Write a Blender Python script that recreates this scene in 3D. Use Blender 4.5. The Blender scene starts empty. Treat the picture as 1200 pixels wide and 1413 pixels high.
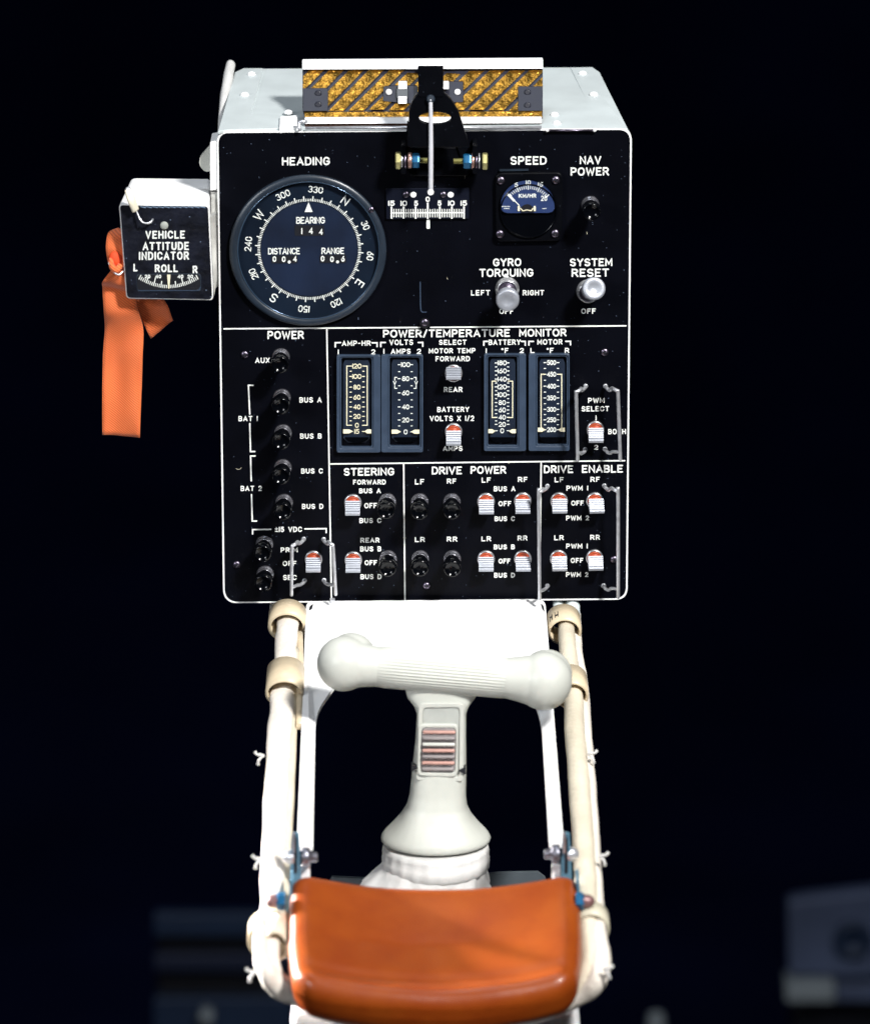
import bpy, math, random
from mathutils import Vector, Matrix, noise
random.seed(7)
sc = bpy.context.scene
R = math.radians
PI = math.pi

# ------------------------------------------------------------------ camera
PITCH, DIST, FPX = 16.0, 3.6, 7200.0
FW = Vector((0, math.cos(R(PITCH)), -math.sin(R(PITCH))))
UP = Vector((0, math.sin(R(PITCH)), math.cos(R(PITCH))))
CAM = Vector((0, 0, 1.0)) - DIST * FW
cd = bpy.data.cameras.new('camera'); cam = bpy.data.objects.new('camera', cd)
sc.collection.objects.link(cam); sc.camera = cam
cam.location = CAM; cam.rotation_euler = (R(90 - PITCH), 0, 0)
cd.sensor_fit = 'HORIZONTAL'; cd.sensor_width = 36; cd.lens = 36 * FPX / 1200
cd.clip_start = 0.1; cd.clip_end = 60
cd.dof.use_dof = True; cd.dof.focus_distance = DIST - 0.02; cd.dof.aperture_fstop = 8.2
# ------------------------------------------------------------------ light
sc.view_settings.view_transform = 'Standard'; sc.view_settings.look = 'None'
sc.view_settings.exposure = 0.0; sc.view_settings.gamma = 1
w = bpy.data.worlds.new('World'); sc.world = w; w.use_nodes = True
w.node_tree.nodes['Background'].inputs[0].default_value = (.35, .5, 1, 1)
w.node_tree.nodes['Background'].inputs[1].default_value = 0.02

def area(name, loc, target, size, power, col=(1, 1, 1), spread=180, size_y=None):
    l = bpy.data.lights.new(name, 'AREA'); l.size = size; l.energy = power; l.color = col; l.spread = R(spread)
    if size_y: l.shape = 'RECTANGLE'; l.size_y = size_y
    o = bpy.data.objects.new(name, l); sc.collection.objects.link(o)
    o.location = loc
    o.rotation_euler = (Vector(target) - Vector(loc)).to_track_quat('-Z', 'Y').to_euler()
    return o
area('key_lamp', (1.15, -1.9, 3.1), (0, -0.1, 0.95), 0.34, 18.5, (1, .985, .96), 60)
area('fill_lamp', (-1.7, -2.2, 2.1), (0, -0.1, 0.95), 0.6, 4.2, (.93, .96, 1), 60)
area('top_lamp', (-0.2, 0.15, 3.2), (0, 0.0, 1.0), 0.6, 1.6, (.86, .93, 1), 60)

area('side_lamp', (-1.9, .75, 1.35), (-.1, -.45, .79), .2, 2.2, (1, .97, .95), 8)
area('backdrop_lamp', (0, 2.6, 4.2), (0, 5.5, -.6), 1.2, 12, (.8, .88, 1), 140)

# ------------------------------------------------------------------ helpers
def P(px, py, Y=0.0):
    """world point that lies at depth Y where the photograph's pixel px, py looks"""
    d = FW + Vector((1, 0, 0)) * ((px - 600) / FPX) - UP * ((py - 706.5) / FPX)
    return CAM + d * ((Y - CAM.y) / d.y)
K = 0.0005     # metres per photograph pixel on the panel

def lin(c):
    return tuple(((v / 255) / 12.92 if v / 255 <= .04045 else ((v / 255 + .055) / 1.055) ** 2.4) for v in c) + (1,)

MATS = {}
def mat(name, col, rough=.5, metal=0., var=.08, vscale=60, bump=0., bscale=300, spec=.5, coat=0., detail=4, sheen=0, rvar=.12):
    if name in MATS: return MATS[name]
    m = bpy.data.materials.new(name); m.use_nodes = True; nt = m.node_tree; n = nt.nodes; L = nt.links
    b = n['Principled BSDF']
    tc = n.new('ShaderNodeTexCoord')
    nz = n.new('ShaderNodeTexNoise'); nz.inputs['Scale'].default_value = vscale; nz.inputs['Detail'].default_value = 6
    L.new(tc.outputs['Object'], nz.inputs['Vector'])
    mx = n.new('ShaderNodeMix'); mx.data_type = 'RGBA'
    c = lin(col)
    mx.inputs['A'].default_value = tuple(v * (1 - var) for v in c[:3]) + (1,)
    mx.inputs['B'].default_value = tuple(min(1, v * (1 + var)) for v in c[:3]) + (1,)
    mr = n.new('ShaderNodeMapRange'); mr.inputs[1].default_value = .35; mr.inputs[2].default_value = .65
    L.new(nz.outputs['Fac'], mr.inputs[0]); L.new(mr.outputs[0], mx.inputs['Factor'])
    L.new(mx.outputs['Result'], b.inputs['Base Color'])
    rr = n.new('ShaderNodeMapRange'); rr.inputs[3].default_value = max(.02, rough * (1 - rvar)); rr.inputs[4].default_value = min(1, rough * (1 + rvar))
    L.new(nz.outputs['Fac'], rr.inputs[0]); L.new(rr.outputs[0], b.inputs['Roughness'])
    b.inputs['Metallic'].default_value = metal
    b.inputs['Specular IOR Level'].default_value = spec
    b.inputs['Coat Weight'].default_value = coat
    b.inputs['Sheen Weight'].default_value = sheen
    if bump:
        n2 = n.new('ShaderNodeTexNoise'); n2.inputs['Scale'].default_value = bscale; n2.inputs['Detail'].default_value = detail
        L.new(tc.outputs['Object'], n2.inputs['Vector'])
        bp = n.new('ShaderNodeBump'); bp.inputs['Strength'].default_value = bump; bp.inputs['Distance'].default_value = .001
        L.new(n2.outputs['Fac'], bp.inputs['Height']); L.new(bp.outputs[0], b.inputs['Normal'])
    MATS[name] = m
    return m

def add_specks(m, col=(150, 170, 200), scale=420, thr=.07, amount=.5):
    """dust: tiny pale specks scattered over a dark paint"""
    nt = m.node_tree; n = nt.nodes; L = nt.links; b = n['Principled BSDF']
    old = b.inputs['Base Color'].links[0].from_socket
    tc = n.new('ShaderNodeTexCoord')
    vo = n.new('ShaderNodeTexVoronoi'); vo.inputs['Scale'].default_value = scale
    L.new(tc.outputs['Object'], vo.inputs['Vector'])
    lt = n.new('ShaderNodeMath'); lt.operation = 'LESS_THAN'; lt.inputs[1].default_value = thr
    L.new(vo.outputs['Distance'], lt.inputs[0])
    sp = n.new('ShaderNodeSeparateColor'); L.new(vo.outputs['Color'], sp.inputs[0])
    g = n.new('ShaderNodeMath'); g.operation = 'GREATER_THAN'; g.inputs[1].default_value = .84; L.new(sp.outputs[0], g.inputs[0])
    mu = n.new('ShaderNodeMath'); mu.operation = 'MULTIPLY'; L.new(lt.outputs[0], mu.inputs[0]); L.new(g.outputs[0], mu.inputs[1])
    m2 = n.new('ShaderNodeMath'); m2.operation = 'MULTIPLY'; m2.inputs[1].default_value = amount; L.new(mu.outputs[0], m2.inputs[0])
    mx = n.new('ShaderNodeMix'); mx.data_type = 'RGBA'; mx.inputs['B'].default_value = lin(col)
    L.new(m2.outputs[0], mx.inputs['Factor']); L.new(old, mx.inputs['A']); L.new(mx.outputs['Result'], b.inputs['Base Color'])

M = dict(
    black=mat('black_panel_paint', (3, 4, 10), .42, var=.25, vscale=25, bump=.05, bscale=900, spec=.1),
    black2=mat('black_anodised', (5, 6, 10), .35, var=.2, spec=.1),
    gloss=mat('black_gloss_plastic', (4, 5, 8), .14, var=.1, spec=.25),
    cover=mat('black_fabric_cover', (12, 15, 26), .42, var=.5, vscale=90, bump=.5, bscale=260, spec=.35),
    ink=mat('white_ink', (232, 234, 230), .6, var=.09, vscale=70),
    inkd=mat('aged_white_ink', (222, 226, 222), .6, var=.08, vscale=500),
    cream=mat('cream_ink', (226, 219, 190), .6, var=.05),
    white=mat('white_paint', (240, 240, 240), .5, var=.02, vscale=30, bump=.05, bscale=900),
    grey=mat('pale_grey_paint', (187, 195, 196), .5, var=.04, vscale=40, bump=.1, bscale=1200),
    offw=mat('off_white_plastic', (183, 185, 178), .4, var=.025, vscale=40, bump=.05, bscale=1400),
    cloth=mat('white_beta_cloth', (204, 203, 201), .7, var=.06, vscale=50, bump=.5, bscale=1800),
    wrap=mat('cable_wrap', (214, 206, 195), .7, var=.07, vscale=35, bump=.7, bscale=260),
    wrap2=mat('yellowed_cable_wrap', (200, 190, 170), .68, var=.09, vscale=35, bump=.7, bscale=260),
    nylon=mat('tan_nylon', (198, 182, 154), .4, var=.1, vscale=60, bump=.08, spec=.5),
    chrome=mat('chrome', (215, 216, 220), .28, .85, var=.05),
    steel=mat('brushed_steel', (208, 210, 216), .3, .7, var=.12, vscale=200, bump=.1, bscale=1500),
    dsteel=mat('dark_steel_screw', (120, 112, 128), .35, 1., var=.2),
    alu=mat('ribbed_aluminium_lever', (160, 164, 173), .4, .4, var=.06, bump=.15, bscale=1500),
    seal=mat('orange_rubber_seal', (168, 68, 34), .45, var=.12, vscale=200),
    navy=mat('gauge_blue_black', (11, 22, 36), .35, var=.3, vscale=22, spec=.4),
    dial=mat('dial_navy', (11, 24, 46), .5, var=.3, vscale=30, spec=.3),
    bezel=mat('bezel_slate', (33, 42, 53), .34, var=.12, vscale=80, spec=.5),
    frame=mat('meter_frame_blue_grey', (46, 60, 79), .45, var=.08, vscale=120),
    speed=mat('speed_dial_blue', (30, 48, 90), .45, var=.1, vscale=60),
    well=mat('dark_counter_well', (8, 11, 20), .5, var=.1),
    brass=mat('pale_brass_bolt', (168, 162, 112), .35, .6, var=.12, vscale=300),
    teal=mat('blue_lock_nut', (16, 88, 130), .3, .35, var=.15, vscale=200),
    bplate=mat('blue_anodised_bracket', (96, 140, 164), .35, .5, var=.2, vscale=120),
    washer=mat('copper_washer', (176, 140, 128), .35, .8, var=.1),
    brown=mat('brown_cap', (116, 84, 84), .4, .3, var=.1),
    pinkish=mat('worn_pink_rubber', (172, 132, 122), .6, var=.12, vscale=90),
    greyrub=mat('worn_grey_rubber', (128, 122, 122), .6, var=.14, vscale=90),
    dirty=mat('worn_grey_side', (176, 176, 172), .6, var=.3, vscale=50),
    dkblue=mat('dark_blue_enamel', (17, 38, 66), .6, var=.15, vscale=8),
    slate=mat('slate_blue_housing', (72, 84, 112), .6, var=.25, vscale=9),
    palerail=mat('pale_metal_rail', (132, 142, 148), .5, var=.12, vscale=9),
    floor=mat('black_velvet_floor', (12, 16, 36), .95, var=.3, vscale=2, spec=.0),
    drape=mat('navy_black_drape', (15, 20, 46), .95, var=.2, vscale=2, spec=.0),
    stripe=mat('dark_stripe', (24, 26, 41), .5, var=.1, vscale=200),
    rodw=mat('pale_rod_enamel', (196, 197, 204), .4, var=.03),
    mdial=mat('meter_dial_slate', (17, 28, 44), .42, var=.25, vscale=40, spec=.45),
    plateclear=mat('clear_scale_plate', (16, 19, 30), .3, var=.1, spec=.2),
)
add_specks(M['black'], thr=.09, amount=.6); add_specks(M['black2'], amount=.35); add_specks(M['cover'], scale=300, thr=.12, amount=.35); add_specks(M['navy'], scale=380, amount=.5)

# gold foil: crinkled metal
def gold():
    m = bpy.data.materials.new('crinkled_gold_foil'); m.use_nodes = True; nt = m.node_tree; n = nt.nodes; L = nt.links
    b = n['Principled BSDF']; tc = n.new('ShaderNodeTexCoord')
    nz = n.new('ShaderNodeTexNoise'); nz.inputs['Scale'].default_value = 160; nz.inputs['Detail'].default_value = 5; L.new(tc.outputs['Object'], nz.inputs['Vector'])
    cr = n.new('ShaderNodeValToRGB'); e = cr.color_ramp.elements
    e[0].position = .32; e[0].color = lin((92, 70, 20)); e[1].position = .68; e[1].color = lin((208, 152, 58))
    L.new(nz.outputs['Fac'], cr.inputs[0]); L.new(cr.outputs[0], b.inputs['Base Color'])
    b.inputs['Metallic'].default_value = .85; b.inputs['Roughness'].default_value = .34
    vo = n.new('ShaderNodeTexVoronoi'); vo.feature = 'DISTANCE_TO_EDGE'; vo.inputs['Scale'].default_value = 110
    n3 = n.new('ShaderNodeTexNoise'); n3.inputs['Scale'].default_value = 260; L.new(tc.outputs['Object'], n3.inputs['Vector'])
    ad = n.new('ShaderNodeVectorMath'); ad.operation = 'SCALE'; ad.inputs[3].default_value = .006; L.new(n3.outputs['Color'], ad.inputs[0])
    a2 = n.new('ShaderNodeVectorMath'); L.new(tc.outputs['Object'], a2.inputs[0]); L.new(ad.outputs[0], a2.inputs[1]); L.new(a2.outputs[0], vo.inputs['Vector'])
    s = n.new('ShaderNodeMath'); s.operation = 'ADD'; L.new(vo.outputs[0], s.inputs[0]); L.new(n3.outputs['Fac'], s.inputs[1])
    bp = n.new('ShaderNodeBump'); bp.inputs['Strength'].default_value = 1; bp.inputs['Distance'].default_value = .0013
    L.new(s.outputs[0], bp.inputs['Height']); L.new(bp.outputs[0], b.inputs['Normal'])
    return m
M['gold'] = gold()

# orange ribbon: fine diagonal twill
def twill():
    m = mat('orange_twill_ribbon', (238, 118, 56), .7, var=.06, vscale=25, sheen=.2)
    nt = m.node_tree; n = nt.nodes; L = nt.links; b = n['Principled BSDF']; tc = n.new('ShaderNodeTexCoord')
    mp = n.new('ShaderNodeMapping'); mp.inputs['Rotation'].default_value = (0, R(52), 0); L.new(tc.outputs['Object'], mp.inputs[0])
    wv = n.new('ShaderNodeTexWave'); wv.inputs['Scale'].default_value = 230; wv.inputs['Distortion'].default_value = .6; L.new(mp.outputs[0], wv.inputs['Vector'])
    bp = n.new('ShaderNodeBump'); bp.inputs['Strength'].default_value = .8; bp.inputs['Distance'].default_value = .0004
    L.new(wv.outputs['Fac'], bp.inputs['Height']); L.new(bp.outputs[0], b.inputs['Normal'])
    old = b.inputs['Base Color'].links[0].from_socket
    mx = n.new('ShaderNodeMix'); mx.data_type = 'RGBA'; mx.blend_type = 'MULTIPLY'; mx.inputs['B'].default_value = (.62, .48, .36, 1)
    mm = n.new('ShaderNodeMath'); mm.operation = 'MULTIPLY'; mm.inputs[1].default_value = .95; L.new(wv.outputs['Fac'], mm.inputs[0])
    L.new(mm.outputs[0], mx.inputs['Factor']); L.new(old, mx.inputs['A']); L.new(mx.outputs['Result'], b.inputs['Base Color'])
    return m
M['orange'] = twill()

def leather():
    m = mat('brown_leather', (178, 86, 30), .36, var=.0, vscale=14, spec=.28, coat=.12)
    nt = m.node_tree; n = nt.nodes; L = nt.links; b = n['Principled BSDF']; tc = n.new('ShaderNodeTexCoord')
    nz = n.new('ShaderNodeTexNoise'); nz.inputs['Scale'].default_value = 24; nz.inputs['Detail'].default_value = 9; nz.inputs['Roughness'].default_value = .65; L.new(tc.outputs['Object'], nz.inputs['Vector'])
    cr = n.new('ShaderNodeValToRGB'); e = cr.color_ramp.elements
    e[0].position = .3; e[0].color = lin((120, 47, 10)); e[1].position = .7; e[1].color = lin((138, 64, 15))
    L.new(nz.outputs['Fac'], cr.inputs[0]); L.new(cr.outputs[0], b.inputs['Base Color'])
    n2 = n.new('ShaderNodeTexVoronoi'); n2.inputs['Scale'].default_value = 900; L.new(tc.outputs['Object'], n2.inputs['Vector'])
    bp = n.new('ShaderNodeBump'); bp.inputs['Strength'].default_value = .25; bp.inputs['Distance'].default_value = .0005
    L.new(n2.outputs['Distance'], bp.inputs['Height']); L.new(bp.outputs[0], b.inputs['Normal'])
    return m
M['leather'] = leather()

W_ = {}      # world position of each object
def tag(o, label=None, cat=None, group=None, kind=None):
    if label: o['label'] = label
    if cat: o['category'] = cat
    if group: o['group'] = group
    if kind: o['kind'] = kind
    return o
def thing(name, loc, label, cat, group=None):
    o = bpy.data.objects.new(name, None); sc.collection.objects.link(o); o.empty_display_size = .02
    o.location = loc; W_[o.name] = Vector(loc)
    return tag(o, label, cat, group)
def place(name, me, parent, at, rot=None):
    o = bpy.data.objects.new(name, me); sc.collection.objects.link(o)
    W_[o.name] = Vector(at)
    if parent is not None:
        o.parent = parent; o.location = Vector(at) - W_[parent.name]
    else: o.location = at
    if rot: o.rotation_euler = rot
    return o

class MB:
    def __init__(s): s.v = []; s.f = []; s.sm = []
    def add(s, vs, fs, smooth=False):
        k = len(s.v); s.v += [Vector(v) for v in vs]; s.f += [tuple(i + k for i in f) for f in fs]; s.sm += [smooth] * len(fs)
        return s
    def box(s, c, size, rot=None):
        c = Vector(c); h = Vector(size) / 2; vs = []
        for z in (-1, 1):
            for x, y in ((-1, -1), (1, -1), (1, 1), (-1, 1)):
                p = Vector((x * h.x, y * h.y, z * h.z))
                if rot is not None: p = rot @ p
                vs.append(c + p)
        return s.add(vs, [(3, 2, 1, 0), (4, 5, 6, 7), (0, 1, 5, 4), (1, 2, 6, 5), (2, 3, 7, 6), (3, 0, 4, 7)])
    def loft(s, loops, caps=(True, True), smooth=False):
        n = len(loops[0]); vs = [p for l in loops for p in l]; fs = []
        for i in range(len(loops) - 1):
            for j in range(n):
                a = i * n + j; b = i * n + (j + 1) % n
                fs.append((a, b, b + n, a + n))
        s.add(vs, fs, smooth); k = len(s.v) - len(vs)
        if caps[0]: s.f.append(tuple(k + j for j in range(n))[::-1]); s.sm.append(False)
        if caps[1]: s.f.append(tuple(k + (len(loops) - 1) * n + j for j in range(n))); s.sm.append(False)
        return s
    def lathe(s, prof, origin=(0, 0, 0), axis=(0, -1, 0), n=32, smooth=True, wob=None):
        ax = Vector(axis).normalized(); q = ax.to_track_quat('Z', 'Y'); o = Vector(origin); loops = []
        for r, h in prof:
            L_ = []
            for j in range(n):
                a = 2 * PI * j / n; rr = max(r, 1e-6)
                if wob: rr *= wob(a, h)
                L_.append(o + q @ Vector((rr * math.cos(a), rr * math.sin(a), h)))
            loops.append(L_)
        s.loft(loops, (prof[0][0] > 1e-5, prof[-1][0] > 1e-5), smooth); return s
    def cyl(s, p0, p1, r, n=20, r1=None, smooth=True):
        p0, p1 = Vector(p0), Vector(p1); d = (p1 - p0)
        return s.lathe([(r, 0), (r if r1 is None else r1, d.length)], p0, d, n, smooth)
    def tube(s, pts, r, n=12, sub=6, caps=True, flat=1.0, wr=0.0, roundcap=False):
        pts = [Vector(p) for p in pts]
        path = cr(pts, sub) if sub > 1 else pts
        m = len(path); rs = r if hasattr(r, '__len__') else [r] * len(pts)
        loops = []; up = None
        for i, p in enumerate(path):
            t = (path[min(i + 1, m - 1)] - path[max(i - 1, 0)]).normalized()
            if up is None:
                up = Vector((0, 0, 1)) if abs(t.z) < .9 else Vector((0, -1, 0))
            side = t.cross(up)
            side = side.normalized() if side.length > 1e-6 else Vector((1, 0, 0)); up = side.cross(t).normalized()
            f = i / (m - 1) * (len(rs) - 1); k = min(int(f), len(rs) - 2); rr = rs[k] + (rs[k + 1] - rs[k]) * (f - k)
            l = []
            for j in range(n):
                a = 2 * PI * j / n; q = rr
                if wr: q *= 1 + wr * noise.noise(Vector((math.cos(a) * 1.5, math.sin(a) * 1.5, i * .35)))
                l.append(p + side * math.cos(a) * q + up * math.sin(a) * q * flat)
            loops.append(l)
        if roundcap:
            def cap(l, p, t, rr): return [[p + (v - p) * math.cos(b) + t * rr * math.sin(b) for v in l] for b in (R(30), R(60), R(85))]
            t0 = (path[0] - path[1]).normalized(); t1 = (path[-1] - path[-2]).normalized()
            loops = cap(loops[0], path[0], t0, rs[0])[::-1] + loops + cap(loops[-1], path[-1], t1, rs[-1])
        return s.loft(loops, (caps, caps), True)
    def prism(s, loop, back):
        """loop: front outline, back: outline behind it"""
        return s.loft([loop, back], (True, True))
    def sphere(s, c, r, sc_=(1, 1, 1), n=20, m=12):
        prof = [(r * math.sin(PI * i / m), -r * math.cos(PI * i / m)) for i in range(m + 1)]
        k = len(s.v); s.lathe(prof, (0, 0, 0), (0, 0, 1), n)
        for i in range(k, len(s.v)):
            v = s.v[i]; s.v[i] = Vector(c) + Vector((v.x * sc_[0], v.y * sc_[1], v.z * sc_[2]))
        return s
    def mesh(s, name, m, at=(0, 0, 0)):
        me = bpy.data.meshes.new(name); at = Vector(at)
        me.from_pydata([v - at for v in s.v], [], s.f); me.polygons.foreach_set('use_smooth', s.sm)
        if m: me.materials.append(m)
        me.validate(); return me
    def build(s, name, m, parent=None, at=None, bevel=0, seg=2, kind=None, label=None, fix=True, rot=None):
        """verts in world coordinates"""
        if at is None:
            lo = Vector([min(v[i] for v in s.v) for i in range(3)]); hi = Vector([max(v[i] for v in s.v) for i in range(3)]); at = (lo + hi) / 2
        me = s.mesh(name, m, at)
        if fix:
            import bmesh
            bm = bmesh.new(); bm.from_mesh(me); bmesh.ops.remove_doubles(bm, verts=bm.verts, dist=1e-6)
            bmesh.ops.recalc_face_normals(bm, faces=bm.faces); bm.to_mesh(me); bm.free()
        o = place(name, me, parent, at, rot)
        if bevel:
            md = o.modifiers.new('bevel', 'BEVEL'); md.width = bevel; md.segments = seg; md.limit_method = 'ANGLE'; md.angle_limit = R(40)
            md.harden_normals = False
        if kind: o['kind'] = kind
        if label: o['label'] = label
        return o

def cr(pts, sub):
    out = []
    for i in range(len(pts) - 1):
        p0 = pts[max(i - 1, 0)]; p1 = pts[i]; p2 = pts[i + 1]; p3 = pts[min(i + 2, len(pts) - 1)]
        for k in range(sub):
            t = k / sub
            out.append(.5 * ((2 * p1) + (p2 - p0) * t + (2 * p0 - 5 * p1 + 4 * p2 - p3) * t * t + (3 * p1 - p0 - 3 * p2 + p3) * t ** 3))
    out.append(pts[-1]); return out

def rpoly(pts, r, n=6):
    """round the corners of a 2D polygon"""
    out = []; m = len(pts); rs = r if hasattr(r, '__len__') else [r] * m
    for i in range(m):
        a, b, c = Vector(pts[i - 1]), Vector(pts[i]), Vector(pts[(i + 1) % m])
        u = (a - b).normalized(); v = (c - b).normalized(); rr = min(rs[i], (a - b).length * .49, (c - b).length * .49)
        for k in range(n + 1):
            t = k / n; p0 = b + u * rr; p2 = b + v * rr
            out.append((1 - t) ** 2 * p0 + 2 * t * (1 - t) * b + t * t * p2)
    return out
def rect(x0, y0, x1, y1): return [(x0, y0), (x1, y0), (x1, y1), (x0, y1)]
def ell(cx, cy, rx, ry=None, n=48): return [(cx + rx * math.cos(2 * PI * i / n), cy + (ry or rx) * math.sin(2 * PI * i / n)) for i in range(n)]
def lay(pts, Y): return [P(x, y, Y) for x, y in pts]
def shift(pts, dy): return [p + Vector((0, dy, 0)) for p in pts]
def plate(name, pts, Yf, th, m, parent, bevel=0, **k):
    f = lay(pts, Yf); return MB().prism(f, shift(f, th)).build(name, m, parent, bevel=bevel, **k)
def ringframe(name, outer, inner, Yf, th, m, parent, bevel=0, **k):
    o = lay(outer, Yf); i = lay(inner, Yf); n = len(o); ob = shift(o, th); ib = shift(i, th)
    mb = MB(); mb.add(o + i + ib + ob, [(a + q * n, a + ((q + 1) % 4) * n, (a + 1) % n + ((q + 1) % 4) * n, (a + 1) % n + q * n) for a in range(n) for q in range(4)])
    return mb.build(name, m, parent, bevel=bevel, **k)

# ------------------------------------------------------------------ engraved single-stroke lettering
def arc(cx, cy, rx, ry, a0, a1, n=8):
    n = max(3, int(abs(a1 - a0) / 22)); return [(cx + rx * math.cos(R(a0 + (a1 - a0) * i / n)), cy + ry * math.sin(R(a0 + (a1 - a0) * i / n))) for i in range(n + 1)]
G = {
 'A': (.78, [[(0, 0), (.39, 1), (.78, 0)], [(.13, .32), (.65, .32)]]),
 'B': (.66, [[(0, 0), (0, 1), (.36, 1)] + arc(.36, .76, .26, .24, 80, -80) + [(.36, .52), (0, .52)], [(.36, .52)] + arc(.38, .26, .28, .26, 80, -80) + [(.36, 0), (0, 0)]]),
 'C': (.72, [arc(.38, .6, .38, .4, 25, 180) + arc(.38, .4, .38, .4, 180, 335)]),
 'D': (.7, [[(0, 0), (0, 1), (.3, 1)] + arc(.3, .6, .4, .4, 80, 0) + arc(.3, .4, .4, .4, 0, -80) + [(.3, 0), (0, 0)]]),
 'E': (.6, [[(.6, 1), (0, 1), (0, 0), (.6, 0)], [(0, .52), (.48, .52)]]),
 'F': (.58, [[(.58, 1), (0, 1), (0, 0)], [(0, .52), (.46, .52)]]),
 'G': (.74, [arc(.38, .6, .37, .4, 30, 180) + arc(.38, .4, .37, .4, 180, 350) + [(.74, .46), (.44, .46)]]),
 'H': (.7, [[(0, 0), (0, 1)], [(.7, 0), (.7, 1)], [(0, .52), (.7, .52)]]),
 'I': (.0, [[(0, 0), (0, 1)]]),
 'K': (.68, [[(0, 0), (0, 1)], [(.64, 1), (0, .4)], [(.22, .6), (.68, 0)]]),
 'L': (.56, [[(0, 1), (0, 0), (.56, 0)]]),
 'M': (.84, [[(0, 0), (0, 1), (.42, .25), (.84, 1), (.84, 0)]]),
 'N': (.7, [[(0, 0), (0, 1), (.7, 0), (.7, 1)]]),
 'O': (.78, [arc(.39, .58, .39, .42, 0, 180) + arc(.39, .42, .39, .42, 180, 360)]),
 'P': (.64, [[(0, 0), (0, 1), (.36, 1)] + arc(.36, .72, .28, .28, 80, -80) + [(.36, .44), (0, .44)]]),
 'Q': (.78, [arc(.39, .58, .39, .42, 0, 180) + arc(.39, .42, .39, .42, 180, 360), [(.45, .25), (.78, -.08)]]),
 'R': (.68, [[(0, 0), (0, 1), (.36, 1)] + arc(.36, .74, .28, .26, 80, -80) + [(.36, .48), (0, .48)], [(.34, .48), (.68, 0)]]),
 'S': (.66, [arc(.33, .745, .31, .255, 25, 260) + arc(.33, .255, .33, .255, 80, -155)]),
 'T': (.7, [[(0, 1), (.7, 1)], [(.35, 1), (.35, 0)]]),
 'U': (.7, [[(0, 1), (0, .35)] + arc(.35, .35, .35, .35, 180, 360) + [(.7, 1)]]),
 'V': (.76, [[(0, 1), (.38, 0), (.76, 1)]]),
 'W': (1.06, [[(0, 1), (.26, 0), (.53, .85), (.8, 0), (1.06, 1)]]),
 'X': (.68, [[(0, 0), (.68, 1)], [(0, 1), (.68, 0)]]),
 'Y': (.74, [[(0, 1), (.37, .48), (.74, 1)], [(.37, .48), (.37, 0)]]),
 '0': (.6, [arc(.3, .62, .3, .38, 0, 180) + arc(.3, .38, .3, .38, 180, 360)]),
 '1': (.0, [[(0, 0), (0, 1)]]),
 '2': (.6, [arc(.3, .7, .29, .3, 165, -30) + [(0, 0), (.6, 0)]]),
 '3': (.58, [arc(.28, .75, .26, .25, 155, -80) + arc(.28, .26, .3, .26, 80, -155)]),
 '4': (.64, [[(.48, 0), (.48, 1), (0, .3), (.64, .3)]]),
 '5': (.6, [[(.54, 1), (.1, 1), (.05, .56)] + arc(.28, .33, .3, .33, 130, -150)]),
 '6': (.6, [[(.46, 1), (.1, .5)] + arc(.3, .31, .29, .31, 160, 0) + arc(.3, .31, .29, .31, 0, -200)]),
 '8': (.6, [arc(.3, .76, .24, .24, -90, 270), arc(.3, .27, .29, .26, 90, 450)]),
 '/': (.4, [[(0, -.05), (.4, 1.05)]]), '-': (.36, [[(0, .5), (.36, .5)]]), '.': (.0, [[(0, 0), (0, .04)]]),
 '+': (.55, [[(0, .66), (.55, .66)], [(.275, .4), (.275, .95)], [(0, .06), (.55, .06)]]),
 '*': (.2, [arc(.1, .86, .12, .13, 0, 360)]),
 ' ': (.34, []),
}
def ribbon(mb, pts, wd, mapf, h, closed=None, caps=True):
    pts = [Vector(p) for p in pts]
    q = [pts[0]]
    for p in pts[1:]:
        if (p - q[-1]).length > 1e-4: q.append(p)
    pts = q; n = len(pts)
    if n < 2: return
    closed = (pts[0] - pts[-1]).length < 1e-3
    if closed: pts = pts[:-1]; n -= 1
    Lf = []; Rt = []
    for i in range(n):
        a = pts[i - 1] if (i or closed) else None; c = pts[(i + 1) % n] if (i < n - 1 or closed) else None; b = pts[i]
        d1 = (b - a).normalized() if a is not None else None; d2 = (c - b).normalized() if c is not None else None
        if d1 is None: d1 = d2
        if d2 is None: d2 = d1
        n1 = Vector((-d1.y, d1.x)); n2 = Vector((-d2.y, d2.x)); nn = n1 + n2
        nn = nn.normalized() if nn.length > 1e-3 else n1
        k = min(1.9, 1 / max(.3, nn.dot(n1)))
        Lf.append(b + nn * wd / 2 * k); Rt.append(b - nn * wd / 2 * k)
    vs = [mapf(p, h) for p in Lf + Rt]; m = n if closed else n - 1
    mb.add(vs, [(i, (i + 1) % n, n + (i + 1) % n, n + i) for i in range(m)])
    if not closed and caps:
        for e, o in ((0, 1), (n - 1, n - 2)):
            d = (pts[e] - pts[o]).normalized(); nn = Vector((-d.y, d.x))
            fan = [pts[e] + (nn * math.cos(t) + d * math.sin(t)) * wd / 2 for t in [PI * k / 6 for k in range(7)]]
            mb.add([mapf(p, h) for p in fan], [tuple(range(7))])
def strwidth(s, gap):
    return sum(G[c][0] for c in s) + gap * (len(s) - 1)
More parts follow.
